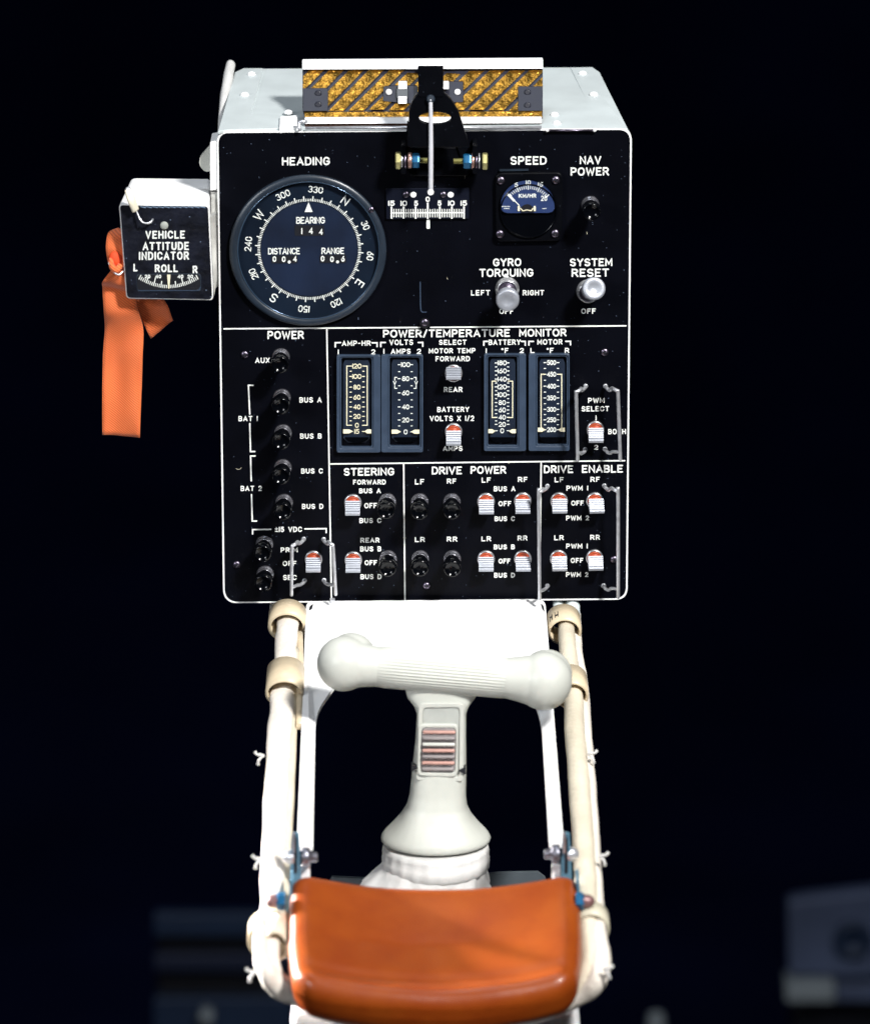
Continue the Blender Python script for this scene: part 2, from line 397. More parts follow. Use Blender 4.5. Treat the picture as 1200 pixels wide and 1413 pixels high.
def glyphs(mb, s, x0, y0, x1, y1, wd, Y=-.0008, gap=.3, xf=None, tilt=-.0065):
    """s fills the pixel box x0..x1, y0 (top)..y1 (bottom)"""
    x0 += wd / 2; x1 -= wd / 2; y0 += wd / 2; y1 -= wd / 2; hh = y1 - y0
    Wd = strwidth(s, gap); sx = (x1 - x0) / Wd if Wd > 0 else hh; x = 0; k = 0
    f = xf or (lambda p, h: P(p.x, p.y, Y - h))
    for c in s:
        wdt, st = G[c]
        for poly in st:
            ribbon(mb, [(x0 + (x + gx) * sx, y1 - gy * hh + tilt * ((x0 + (x + gx) * sx) - (x0 + x1) / 2)) for gx, gy in poly], wd, f, k % 3 * .00002); k += 1
        x += wdt + gap
def text(parent, s, x0, x1, y0, y1, wd=None, m=None, Y=-.0008, gap=.4, name='lettering', kind='stuff'):
    mb = MB(); wd = wd or (y1 - y0) * .2
    if strwidth(s, gap) == 0: xm = (x0 + x1) / 2; x0, x1 = xm, xm + .001
    glyphs(mb, s, x0, y0, x1, y1, wd, Y, gap)
    return mb.build(name, m or M['ink'], parent, kind=kind, fix=False)
def line(parent, pts, wd=1.9, Y=-.00072, name='panel_line', m=None, kind=None):
    mb = MB(); ribbon(mb, pts, wd, lambda p, h: P(p.x, p.y, Y - h), 0)
    return mb.build(name, m or M['ink'], parent, fix=False, kind=kind)

FLOOR = -1.0
# ================================================================== SETTING
def struct(name, mb, m):
    o = mb.build(name, m); o['kind'] = 'structure'; return o
prof = [(-10, 0), (4.5, 0)] + [(4.5 + 3 * math.sin(R(t)), 3 - 3 * math.cos(R(t))) for t in range(6, 91, 6)] + [(7.5, 7)]
mb = MB(); mb.add([Vector((x, y, FLOOR + z)) for y, z in prof for x in (-12, 12)], [(2 * i, 2 * i + 1, 2 * i + 3, 2 * i + 2) for i in range(len(prof) - 1)], True)
struct('backdrop', mb, M['drape'])

# ================================================================== CONSOLE
con = thing('control_console', P(585, 830, .1), 'white console box with black face of gauges, toggle switches, breakers and white lettering', 'control console')
OUT = [(299, 181), (871.5, 176.5), (865.5, 827.5), (308, 832.5)]
INN = [(301, 183), (869.5, 178.6), (863.6, 826), (309.8, 831)]
lo_f = rpoly(OUT, [16, 18, 17, 20], 8); lo_i = rpoly(INN, [15, 17, 16, 19], 8)
BACKQ = [(331, 94.5), (822, 92.5), (818, 775), (340, 779)]
lo_b = rpoly(BACKQ, [18, 18, 20, 20], 8)
F0 = lay(lo_f, 0.0); B0 = lay(lo_b, .17)
MB().loft([F0, shift(F0, .004), B0], (True, True)).build('case', M['grey'], con)
rim = ringframe('case_rim', lo_f, rpoly([(p[0] + dx, p[1] + dy) for p, (dx, dy) in zip(OUT, [(2.2, 2.2), (-2.2, 2.2), (-2.2, -1.8), (2.2, -1.8)])], [15, 17, 16, 19], 8), -.0008, .001, M['white'], con)
panel = plate('front_panel', lo_i, -.0006, .0012, M['black'], con)

def casetop(x, y, h=.0):
    """point on the sloping top of the case seen at this pixel"""
    a = (F0[0] + F0[12]) / 2; b0 = P(585, 179, .004); b1 = P(585, 93.5, .17)
    nrm = (b1 - b0).cross(Vector((1, 0, 0))).normalized()
    if nrm.z < 0: nrm = -nrm
    d = FW + Vector((1, 0, 0)) * ((x - 600) / FPX) - UP * ((y - 706.5) / FPX)
    t = (b0 + nrm * h - CAM).dot(nrm) / d.dot(nrm); return CAM + d * t, nrm
def top_plate(name, pts, th, m, bevel=.0004, **k):
    f = [casetop(x, y, th)[0] for x, y in pts]; nrm = casetop(400, 140)[1]
    return MB().prism(f, [p - nrm * (th + .001) for p in f]).build(name, m, con, bevel=bevel, **k)
top_plate('corner_flange', [(324, 99), (336, 93.5), (362.5, 93.5), (350, 143), (346, 156), (388, 158), (386, 176.5), (312, 178.5), (300.5, 181)], .0012, M['grey'])
top_plate('corner_flange', [(786.7, 92.5), (817, 92), (827, 99), (866, 177), (770, 176), (768, 163), (819, 162), (815, 152)], .0012, M['grey'])
def dome(x, y, r, name='rivet', m=None, h=.0012):
    c, nrm = casetop(x, y, h)
    MB().lathe([(r * K, 0), (r * K, .0006), (r * K * .8, .0017), (r * K * .4, .0023), (0, .0025)], c, nrm, 18).build(name, m or M['white'], con)
for x, y, r in ((347, 103, 6), (337.5, 131.5, 6.3), (398, 156, 6.6), (803.5, 102, 6), (818.7, 131, 6.3), (764.5, 159, 6), (768, 171, 5.5)): dome(x, y, r)
top_plate('latch_lug', [(386, 160), (410, 158), (411, 174), (385, 176)], .003, M['white'], .0008)
MB().tube([P(412, 168, -.002), P(413, 176, -.004), P(413.5, 180, -.004)], 2.4 * K, 10, 3).build('latch_pin', M['steel'], con)
MB().cyl(P(410, 168, -.002), P(424, 167, -.002), 2.4 * K).build('latch_pin', M['steel'], con)
MB().cyl(P(755, 179.5, -.003), P(820, 179.5, -.003), 1.6 * K).build('hinge_rod', M['dsteel'], con)
for x in (755, 820): MB().sphere(P(x, 179.5, -.003), 2.4 * K).build('hinge_end', M['white'], con)
# strap and tab on the left side
MB().tube([P(318, 88, .15), P(315, 105, .13), P(310.5, 130, .10), P(306.5, 155, .07), P(303, 182, .03)], [6.5 * K, 7 * K, 6.5 * K, 5 * K, 2.5 * K], 14, 6, wr=.12).build('edge_strap', M['cloth'], con)
plate('side_plate', [(290.5, 197), (299.5, 195), (300.5, 262), (300.7, 395), (297.5, 398), (292.6, 340), (290.6, 264)], .002, .03, M['dirty'], con, .0004)
plate('side_cover', rpoly([(289.8, 196), (299.6, 194), (300, 261), (290, 263)], 2, 3), .0005, .03, M['white'], con, .0004)
for y in (264, 312): line(con, [(291.5, y), (299.5, y)], 1.5, .0003, 'seam', M['well'])
plate('side_tab', rpoly([(291, 199), (291, 236), (283, 237), (275, 229), (275, 217)], [2, 3, 5, 8, 8], 5), .012, .005, M['offw'], con, .001)

# ---- ruled lines and brackets
Hn = lambda *p: line(con, p)
Hn((309, 453.5), (579, 451.7)); Hn((594, 451.6), (863.5, 449.4))
Hn((450.8, 453.5), (457.3, 830)); Hn((454.3, 640.2), (861.5, 635.6)); Hn((556.8, 640), (558.6, 829)); Hn((746.4, 637.5), (744.2, 826.5))
for b in ([(349, 531.5), (342.7, 531.5), (344.6, 571)], [(344.6, 584.5), (345.6, 623), (351.5, 623)], [(352, 629.2), (345.7, 629.2), (346.6, 663.5)],
          [(347, 682.5), (348, 719), (354, 719)], [(348.5, 737), (348.5, 730.8), (373.5, 730.5)], [(420.5, 729.8), (450, 729.5), (450, 735)],
          [(462.5, 478.5), (462.5, 472.7), (469.8, 472.6)], [(513.3, 472.9), (520.2, 472.9), (520.2, 478)], [(525.2, 478), (525.2, 472.5), (531.6, 472.4)],
          [(576.9, 472.4), (583.1, 472.4), (583.1, 477.6)], [(667.3, 476.2), (667.3, 470.9), (672.6, 470.9)], [(719, 470.9), (724.4, 470.9), (724.4, 476.2)],
          [(729.5, 476), (729.5, 470.9), (735.7, 470.9)], [(780.3, 470.8), (786.9, 470.8), (786.9, 475.7)]):
    line(con, b, 1.9, name='bracket_line')
# ---- lettering: text, x0, x1, y0, y1
for t in (('HEADING', 389, 455, 216.3, 227.8), ('SPEED', 704, 754, 215.3, 227), ('NAV', 799.5, 829.3, 214.8, 226.2), ('POWER', 787, 840, 230.5, 242),
          ('GYRO', 680, 719, 356.2, 367.2), ('TORQUING', 661.2, 735.6, 370.4, 381.8), ('SYSTEM', 786, 844.6, 356.2, 367.2), ('RESET', 788.4, 840, 370.4, 381.8),
          ('POWER', 369, 419.3, 456.4, 467.8), ('POWER/TEMPERATURE', 528.3, 703.5, 454.3, 465.2), ('MONITOR', 716, 781.5, 453.5, 464.3),
          ('STEERING', 474.2, 543.8, 645.5, 656.3), ('DRIVE', 595.6, 637.2, 643.7, 654.6), ('POWER', 649, 698.2, 643, 653.8), ('DRIVE', 750, 790.6, 642, 652.8), ('ENABLE', 802.6, 859.2, 641.5, 652.3)):
    text(con, *t, wd=2.05, gap=.36)
for t in (('LEFT', 649.6, 676, 400, 407.5), ('RIGHT', 721, 750.5, 400, 407.5), ('OFF', 688.6, 708.6, 425.6, 433), ('OFF', 801.6, 821.8, 425.4, 432.8),
          ('AUX', 352, 372.2, 493.2, 500.9), ('BAT 1', 329, 355.6, 573.8, 581.2), ('BUS A', 413, 443.7, 548, 555.5), ('BUS B', 414, 443.8, 598, 605.4),
          ('BUS C', 415.4, 445.4, 646.3, 653.5), ('BUS D', 416.5, 446, 695.2, 702.3), ('BAT 2', 332, 361.2, 670.3, 677.6), ('+15 VDC', 379, 416.6, 726.8, 734.2),
          ('PRIM', 387.2, 410.8, 755.4, 762.3), ('OFF', 390, 409.2, 774, 781), ('SEC', 390.5, 409.3, 793.3, 800.5),
          ('SELECT', 605.4, 643.5, 468.6, 475.7), ('MOTOR TEMP', 591.4, 655.8, 480.3, 487.4), ('FORWARD', 600.8, 648.2, 491.3, 498.5), ('REAR', 612.2, 638, 533.8, 541),
          ('BATTERY', 603, 647.2, 561.3, 568.5), ('VOLTS X 1/2', 592.6, 654, 573.5, 581), ('AMPS', 611, 638, 615.3, 622.3),
          ('AMP-HR', 471.6, 511.5, 469.8, 477.2), ('1', 466, 466, 481.8, 488.9), ('2', 512, 517.8, 481.8, 489), ('VOLTS', 537, 569.8, 468.4, 476), ('1', 528.8, 528.8, 481, 488),
          ('AMPS', 539.2, 566.5, 481, 488.2), ('2', 574.9, 580.8, 481, 488.2), ('BATTERY', 673.9, 718.2, 468.3, 475.8), ('1', 670, 670, 480.3, 487.2), ('*F', 691.5, 701.5, 480, 487),
          ('2', 716.6, 722.5, 480, 487), ('MOTOR', 741, 775.8, 467.9, 475.4), ('L', 731.5, 737.3, 479.8, 487), ('*F', 754, 763.6, 479.8, 487), ('R', 779, 785.2, 479.8, 487),
          ('PWM', 811, 833.8, 548.8, 556.1), ('SELECT', 802, 840.2, 560.3, 567.6), ('1', 821.4, 821.4, 573, 580), ('2', 819.3, 825, 613.6, 620.5), ('BOTH', 838.7, 863.2, 591.8, 599.2),
          ('FORWARD', 487, 532.2, 661.8, 668.7), ('BUS A', 495.4, 525.4, 673.8, 680.7), ('OFF', 502.6, 520, 694, 701.4), ('BUS C', 495.8, 526, 714.8, 721.8), ('REAR', 497.2, 523.5, 742, 748.8),
          ('BUS B', 496.8, 526, 753.9, 761), ('OFF', 503, 520.2, 773, 780), ('BUS D', 497.3, 526.3, 792.3, 799.3),
          ('LF', 572.3, 585.3, 661, 668.5), ('RF', 616.4, 629.5, 660.3, 667.5), ('LR', 572.3, 586.2, 741, 748), ('RR', 616.3, 630.8, 740.5, 747.5),
          ('LF', 664.4, 677, 658.8, 666), ('RF', 714.3, 727.7, 658.1, 665.1), ('BUS A', 681, 711, 670.9, 678), ('OFF', 687.5, 705.2, 691.4, 698.5), ('BUS C', 682.3, 710.2, 712.3, 719.2),
          ('LR', 664, 677.5, 740, 747), ('RR', 714, 727.5, 739, 746), ('BUS B', 681, 710.1, 751.3, 758.2), ('OFF', 687.7, 704, 770.8, 777.7), ('BUS D', 681.5, 710.2, 790.3, 797.2),
          ('LF', 765, 777.5, 658.4, 665.5), ('RF', 814.3, 827.5, 657.9, 665), ('PWM 1', 781.2, 811.2, 670, 677), ('OFF', 787.8, 805.2, 690.7, 697.7), ('PWM 2', 780.7, 812.5, 711.3, 718.2),
          ('LR', 764.4, 777.7, 738.5, 745.5), ('RR', 814, 827.5, 738, 745), ('PWM 1', 780.8, 810.6, 750, 757), ('OFF', 787, 804.6, 769.9, 776.8), ('PWM 2', 780.7, 811.5, 789.4, 796.3)):
    text(con, *t, wd=1.4, gap=.44)

for x, y, L_ in ((333, 645, 8), (436, 765, 3), (702, 640, 4), (809, 320, 3), (618, 385, 3), (560, 742, 4), (640, 242, 4), (380, 560, 3)):
    a0 = random.uniform(0, 6); mb = MB(); q0 = [(x + L_ * t * math.cos(a0 + t), y + L_ * t * math.sin(a0 + t)) for t in (0, .33, .66, 1)]
    mb.tube([P(u, v, -.0009) for u, v in q0], .22 * K, 6, 4); mb.build('lint_fibre', M['cream'], con)
# ---- circuit breakers
q = 1 / 1000
col_me = MB().lathe([(.0058, 0), (.0062, .0006), (.0062, .0016), (.0056, .0026), (.0052, .0028), (.0052, .006), (.0046, .0066)], n=32).mesh('collar', mat('dull_collar_metal', (166, 166, 174), .24, .9, var=.15))
colb_me = MB().lathe([(.0048, .004), (.0048, .0095), (.0041, .0102), (.0041, .013)], n=28).mesh('neck', M['gloss'])
knob_me = MB().lathe([(.0041, .0125), (.0056, .0132), (.0061, .0142), (.0061, .0235), (.0056, .0246), (.0047, .0248), (.0045, .0242), (.0015, .024), (0, .0239)], n=36).mesh('knob', M['gloss'])
for i, (x, y, dx) in enumerate(((387.6, 492, 0), (389, 548, -1), (390.5, 597, -2), (390.3, 645, -2), (392, 693, -1), (365, 750, -2), (366, 792, -2),
      (534.4, 692, -2), (535.3, 770.5, 0), (578.8, 692, 0), (623.3, 692, 0), (579.7, 770.5, 0), (623.7, 770.5, 0), (814, 282, 1))):
    a = place('circuit_breaker', col_me, con, P(x, y, -.0006), (R(random.uniform(-1, 1)), 0, R(dx * .8)))
    for nm, me in (('neck', colb_me), ('knob', knob_me)):
        c = place(nm, me, a, W_[a.name])
# ---- toggle switches
ring_me = MB().lathe([(.0058, 0), (.0061, .0004), (.0061, .0018), (.0055, .0027), (.005, .0024), (.0048, .001)], n=32).mesh('toggle_ring', M['chrome'])
seal_me = MB().lathe([(.0049, .0006), (.0047, .0022), (.0040, .0028), (.0036, .0022), (.0030, .0024), (.0026, .004), (.0, .0046)], n=28).mesh('seal', M['seal'])
def lever_mesh(w, name):
    """flat-headed lever: ribbed slanting face above a plain lip"""
    mb = MB(); prof = [(.0052, .0040)]; A = Vector((.0062, .0047)); B = Vector((.0122, -.0004)); nr = Vector((.65, .76)); n = 5
    for i in range(n):
        p = A.lerp(B, i / n); q_ = A.lerp(B, (i + .60) / n); e = A.lerp(B, (i + .68) / n); g = A.lerp(B, (i + .96) / n)
        prof += [tuple(p), tuple(q_), tuple(e - nr * .0009), tuple(g - nr * .0009)]
    prof += [tuple(B), (.0132, -.0004), (.0137, -.0010), (.0137, -.0026), (.0131, -.0032), (.0065, -.0030)]
    mb.loft([[Vector((-w / 2, -a, b)) for a, b in prof], [Vector((w / 2, -a, b)) for a, b in prof]])
    mb.lathe([(.0024, .003), (.0028, .0075)], n=14); return mb.mesh(name, M['alu'])
lev_me = lever_mesh(.0101, 'lever')
TG = [(432.5, 771, 26, 0), (625.6, 514.3, 4, 0), (625.6, 595, 30, 0), (821.2, 592, 27, 1), (486.7, 693, 25, 0), (487.3, 772, 24, 0),
      (670.4, 691.3, 25, 1), (721, 690.6, 25, 0), (670.4, 770.6, 24, 0), (721, 770.4, 24, 1), (771, 690.5, 24, 2), (820.6, 690.5, 24, 6), (770.4, 770, 24, 3), (820, 769.3, 24, 4)]
for x, y, tl, rz in TG:
    a = place('toggle_switch', ring_me, con, P(x, y, -.0006))
    place('seal', seal_me, a, W_[a.name])
    place('lever', lev_me, a, W_[a.name] + Vector((0, 0, .0)), (R(tl - 11 if tl > 20 else -7), 0, R(rz * .9)))
# two round-knobbed toggles
big_ring = MB().lathe([(.0082, 0), (.0083, .0012), (.0078, .0026), (.0072, .003), (.0072, .006), (.0066, .0068), (.0062, .006), (.006, .003)], n=36).mesh('collar', M['chrome'])
big_seal = MB().lathe([(.0062, .004), (.0056, .0055), (.0044, .006), (.004, .0072), (0, .0078)], n=30).mesh('seal', M['dsteel'])
big_knob = MB().lathe([(.0028, .004), (.0032, .012), (.0045, .0165), (.0074, .018), (.0079, .019), (.0079, .0235), (.0074, .0245), (.0062, .0247), (.0036, .0244), (.003, .0240), (0, .0239)], n=40).mesh('lever_knob', M['alu'])
for x, y, rx, rz in ((699.6, 398, 6, 0), (811.5, 401, -17, 8)):
    a = place('knob_switch', big_ring, con, P(x, y, -.0006))
    place('seal', big_seal, a, W_[a.name]); place('lever_knob', big_knob, a, W_[a.name], (R(rx), 0, R(rz)))
# ---- screws
scr = MB().lathe([(.0026, 0), (.0027, .0006), (.0022, .0013), (.0012, .0016), (0, .0017)], n=20).mesh('screw', M['dsteel'])
slot_me = MB().box((0, -.0017, 0), (.0032, .0006, .0008)).box((0, -.00171, 0), (.0008, .0006, .0032)).mesh('cross_slot', M['well'])
def screw(x, y, parent, Y=-.0006, s=1.0):
    a = place('screw', scr, parent, P(x, y, Y)); a.scale = (s, s, s)
    b = place('cross_slot', slot_me, a, W_[a.name], (0, R(random.uniform(0, 80)), 0)); return a
for x, y in ((337.5, 489), (326.5, 779), (834, 485.6), (588.3, 808.3), (847, 772)): screw(x, y, con)
MB().cyl(P(586, 446.5, -.0003), P(586, 445.5, -.003), 7 * K).build('boss', M['black2'], con)
screw(586, 444.6, con, -.003)
# index slot in the panel
line(con, [(579.6, 389), (580, 420), (580.6, 428.5), (583, 430.6), (588, 430.4)], 1.5, -.0012, 'slot_edge', M['frame'])
plate('slot', rpoly(rect(580.4, 389.5, 588.6, 430.4), 2.4, 4), -.00085, .0004, M['black'], con)

# ---- switch guards (bent rod hoops)
def guard(name, feet, bars, armY):
    for (fx, fy, gx, gy), (tx, ty, bx, by, ly) in zip(feet, bars):
        rr = 2.5 * K; out = -.020
        mb = MB()
        s = 1 if tx > fx else -1
        T = P(tx, ty, out); Bt = P(bx, by, out)
        J = Bt + (T - Bt) * ((by - ly) / (by - ty))
        f1 = P(fx, fy, -.0006); f2 = P(gx, gy, -.0006)
        mb.tube([f1, f1 + Vector((s * .0005, -.005, 0)), f1 + Vector((s * .003, -.009, -.0008)), (f1 + T) / 2 + Vector((0, -.002, .0004)), T + Vector((-s * .0025, .0015, 0)), T + Vector((-s * .0004, 0, -.001)), T + Vector((0, 0, -.004)), Bt], rr, 14, 6, roundcap=True)
        mb.build('switch_guard', M['steel'], con)
        g = sc.objects[-1] if False else None
        mb = MB(); mb.tube([f2, f2 + Vector((s * .0005, -.005, 0)), f2 + Vector((s * .003, -.009, -.0006)), (f2 + J) / 2 + Vector((0, -.003, 0)), J + Vector((-s * .001, .001, 0)), J], rr * .96, 14, 6)
        mb.build('guard_arm', M['steel'], con)
        for f in (f1, f2): MB().lathe([(3.2 * K, 0), (3.4 * K, .0006), (2.6 * K, .001)], f, (0, -1, 0), 16).build('guard_foot', M['steel'], con)
guard('g', [(419, 743.5, 420, 801), (446.5, 744, 447, 800.5)], [(402.5, 751.5, 402, 821, 810.5), (459.5, 750.5, 463, 820, 808.5)], 0)
guard('g', [(807.6, 532.5, 807.2, 620), (835, 532.5, 834.4, 619.3)], [(794.9, 539, 796.8, 634.5, 626), (852.6, 538, 855.5, 633.5, 624)], 0)
guard('g', [(755, 670.5, 755, 808), (833.6, 670, 832.4, 808)], [(743, 678, 744.3, 826.5, 816), (852.5, 676.5, 852.6, 824, 813)], 0)

# ---- heading gauge
hg = place('heading_gauge', MB().mesh('e', None) if False else None, con, P(425, 345, -.004))
hg_c = None
def el(cx, cy, rx, ry, Y, n=72): return [P(cx + rx * math.cos(2 * PI * i / n), cy + ry * math.sin(2 * PI * i / n), Y) for i in range(n)]
loops = [el(424.6, 344.0, 107.5, 103.5, 0), el(424.6, 344.8, 108.6, 104.6, -.0025), el(424.7, 345.2, 108, 104, -.0042), el(424.8, 345.4, 106.8, 103, -.005), el(425.2, 345.8, 99.5, 96.3, -.005), el(425.3, 345.9, 98.2, 95.2, -.0046), el(425.4, 345.5, 97.6, 94.8, -.0034), el(425.8, 344.6, 97.2, 94.6, -.0006)]
bz = MB().loft(loops, (False, False), True).build('bezel', M['bezel'], hg)
DY = -.0012
MB().add(el(425.8, 345.0, 97.6, 95, DY), [tuple(range(72))]).build('dial', M['navy'], hg, fix=False)
plate('dial_center', ell(426.6, 343.6, 66.5, 64.6, 64), DY - .0006, .0005, M['dial'], hg)
MB().loft([el(425.5, 345.4, 98.2, 95.3, -.0049), el(425.5, 345.4, 97.6, 94.7, -.0053), el(425.6, 345.3, 96.9, 94.1, -.0049)], (False, False), True).build('bezel_glint_ring', mat('polished_glint_ring', (70, 92, 116), .16, .6, spec=.8), hg)  # thin glossy ring added to give the bezel's inner edge a bright glint
mb = MB(); cx, cy, ax, ay = 426.6, 343.6, 1.0, .979
f_ = lambda p, h: P(p.x, p.y, DY - .0003 - h)
for d in range(0, 360, 2):
    a = R(d + 4); r1 = 74.8 if d % 10 == 0 else 71.3
    ribbon(mb, [(cx + math.sin(a) * 67.6 * ax, cy - math.cos(a) * 67.6 * ay), (cx + math.sin(a) * r1 * ax, cy - math.cos(a) * r1 * ay)], 1.5 if d % 10 == 0 else .95, f_, (d // 2 % 2) * .00002, caps=False)
mb.build('compass_ticks', M['inkd'], hg, kind='stuff', fix=False)
for s, d in (('330', 6), ('N', 36), ('30', 66.5), ('60', 96.5), ('E', 124.7), ('120', 154), ('150', 185), ('S', 215.5), ('210', 245.5), ('240', 275), ('W', 304.7), ('300', 334.6)):
    a = R(d); big = s in 'NEWS'; hh = 12.5 if big else 9.6; wd = {'N': 9.5, 'E': 8, 'S': 9.5, 'W': 13.5}.get(s, {2: 12.5, 3: 20.5}.get(len(s)))
    c = (cx + math.sin(a) * 84.5, cy - math.cos(a) * 84.5 * ay)
    if s in ('120', '150', '210'): wd = 15.5
    mb = MB()
    def xf(p, h, a=a, c=c): return P(c[0] + p.x * math.cos(a) - p.y * math.sin(a), c[1] + (p.x * math.sin(a) + p.y * math.cos(a)) * ay, DY - .0003 - h)
    glyphs(mb, s, -wd / 2, -hh / 2, wd / 2, hh / 2, 1.7 if big else 1.35, xf=xf, gap=.26, tilt=0); mb.build('heading_mark', M['inkd'], hg, kind='stuff', fix=False)
MB().add(lay([(425.6, 278.8), (431.3, 292.2), (420.2, 292.2)], DY - .0009), [(0, 1, 2)]).build('index_triangle', M['inkd'], hg, fix=False)
cY = DY - .0010
for s, x0, x1, y0, y1 in (('BEARING', 408.6, 448.2, 299, 308.4), ('DISTANCE', 369.8, 413.8, 341.8, 350.8), ('RANGE', 443.5, 474.8, 341.4, 350.4)):
    text(hg, s, x0, x1, y0, y1, 1.45, M['inkd'], cY, gap=.27, kind='stuff')
for x0, y0, x1, y1 in ((406.5, 310.5, 447.3, 325), (374.5, 352, 410.5, 363), (441, 351.5, 477.5, 362.5)):
    w = plate('counter_window', rpoly(rect(x0, y0, x1, y1), 1, 2), cY + .0001, .0002, M['well'], hg)
for s, x, y, h in (('1', 415.6, 318.6, 9), ('4', 429, 318.2, 9), ('4', 442.8, 319.6, 8.4), ('0', 378.6, 357.2, 7.8), ('0', 391.4, 357.4, 7.8), ('4', 407, 357, 8), ('0', 445, 356.7, 7.8), ('0', 458, 357.4, 7.8), ('6', 473, 356.8, 8)):
    wdh = 0 if s == '1' else h * .64
    text(hg, s, x - wdh / 2, x + wdh / 2, y - h / 2, y + h / 2, 1.5, M['inkd'], cY, name='counter_digit', kind='stuff')
for x, y in ((399, 361.2), (465.6, 361)):
    MB().add(lay(ell(x, y, 2.1, n=14), cY - .0001), [tuple(range(14))]).build('decimal_point', M['inkd'], hg, fix=False)
screw(512, 289, hg, -.0048, .75)

# ---- speed meter
sm = place('speed_meter', None, con, P(730, 286, -.003))
plate('meter_body', rpoly([(683.5, 238.5), (776, 237.5), (775.5, 332.5), (684, 333.5)], 9, 6), -.005, .005, M['black2'], sm, .0008)
o_ = ell(729, 291, 39.5, 37.5, 64)
ringframe('round_flange', o_, ell(729, 291, 37.4, 35.4, 64), -.0066, .0014, M['gloss'], sm, .0003)
plate('dial_plate', ell(729, 290, 37.6, 36.6, 64), -.0054, .0008, M['gloss'], sm)
win = [(690.5, 287)] + [(728 + 37.5 * math.cos(R(180 - t)), 284 - 36 * math.sin(R(180 - t))) for t in range(8, 173, 8)] + [(765.3, 287), (762, 292), (757, 293.4), (700, 293.8), (694, 292)]
win = rpoly(win, 1.5, 2)
plate('dial_face', win, -.0062, .0006, M['speed'], sm)
wo = [((x - 728) * 1.035 + 728, (y - 272) * 1.045 + 272) for x, y in win]
ringframe('window_edge', wo, win, -.0068, .0008, M['gloss'], sm)
mb = MB(); scx, scy = 728.5, 294.5
f2_ = lambda p, h: P(p.x, p.y, -.0064 - h)
for i in range(21):
    a = R(-49 + 98 * i / 20); r0, r1 = (33.0, 40.5) if i % 5 == 0 else (34, 38.3)
    ex = 1.0
    ribbon(mb, [(scx + math.sin(a) * r0 * .95, scy - math.cos(a) * r0), (scx + math.sin(a) * r1 * .95, scy - math.cos(a) * r1)], 1.25 if i % 5 == 0 else .9, f2_, 0, caps=False)
mb.build('speed_ticks', M['inkd'], sm, kind='stuff', fix=False)
for s, x0, x1, y0, y1 in (('5', 709.6, 714.4, 251.3, 257.8), ('10', 725.3, 732, 248.3, 254.6), ('15', 742, 749, 251, 257.4), ('20', 746, 754.6, 269.6, 277)):
    text(sm, s, x0, x1, y0, y1, 1.1, M['inkd'], -.0064, kind='stuff')
text(sm, 'KM/HR', 715.4, 739.6, 267, 272.6, 1.15, M['inkd'], -.0064, kind='stuff')
mb = MB(); ribbon(mb, [(716, 283), (700.6, 267.2)], 1.2, f2_, .0002); ribbon(mb, [(709.5, 277), (702, 269)], 3.2, f2_, .00024, caps=False); mb.build('needle', M['inkd'], sm, fix=False)
plate('needle_hub', ell(727, 289.5, 9, 8, 24)[12:] + [(736, 292.8), (718, 292.8)], -.0066, .0003, M['well'], sm)
for x in (715.5, 737.5): plate('pivot_post', rpoly([(x - 1.5, 284), (x + 1.5, 284), (x + 1.5, 291), (x - 1.5, 291)], 1, 2), -.0069, .0003, M['cream'], sm)
mb = MB(); ribbon(mb, [(718, 287), (721, 290.5), (727, 289.4), (733, 290.5), (735, 287)], 1.1, f2_, .0004); mb.build('hair_spring', M['cream'], sm, fix=False)
mb = MB()
for x0, x1, y in ((692, 704, 284.6), (695, 703, 287.4), (748, 755, 287.4)): 
    for k in range(int((x1 - x0) / 2)): ribbon(mb, [(x0 + k * 2, y), (x0 + k * 2 + 1.3, y)], 1.2, f2_, 0, caps=False)
mb.build('fine_print', M['inkd'], sm, kind='stuff', fix=False)
for x, y in ((691, 248.6), (766.6, 248), (689.6, 322.4), (765.6, 321.6)): screw(x, y, sm, -.005, 1.05)
plate('top_lip', [(689, 233.6), (729, 233), (729, 235.4), (689, 236)], -.003, .0015, M['bezel'], sm)

# ---- the four vertical meters
METERS = [
 dict(o=(464.3, 490.5, 524.9, 624.6), w=(470.9, 493.8, 512.7, 616.8), cx=492.3, t=(483.7, 501.3), br=(478.4, 506.6, 505, 586.7), pt=(473.4, 487, 502.8, 512, 595.3),
      n=[('120', 505), ('100', 519.3), ('80', 534), ('60', 548), ('40', 561.4), ('20', 574.4), ('0', 586.7), ('15', 595.3)], full=True),
 dict(o=(525.8, 490.2, 583.6, 624.3), w=(537.6, 493.2, 578.8, 615.6), cx=559.5, t=(550.6, 567.8), br=None, pt=(540.3, 553, 567, 578.4, 595.7),
      n=[('100', 503), ('80', 522.4), ('60', 542), ('40', 561.4), ('20', 579.4), ('0', 595.9)]),
 dict(o=(667.6, 488.9, 725.6, 622.5), w=(673.1, 492, 713.4, 614.8), cx=692.6, t=(684.3, 700.8), br=(678.9, 707, 525.8, 576), pt=(673.6, 683, 702, 711.5, 595),
      n=[('180', 500.6), ('160', 511.7), ('140', 523), ('120', 533.7), ('100', 544.5), ('80', 555.4), ('60', 565.6), ('40', 575.7), ('20', 585.5), ('0', 594.3)]),
 dict(o=(729, 488.7, 785.6, 622.4), w=(741.4, 492, 781.6, 613.8), cx=760.6, t=(751.6, 769.5), br=(746.3, 774.7, 516.3, 592.8), pt=(741.8, 752, 770, 779, 593),
      n=[('500', 500.2), ('450', 516.3), ('400', 532.8), ('350', 549), ('300', 564.8), ('250', 579.2), ('200', 592.8)]),
]
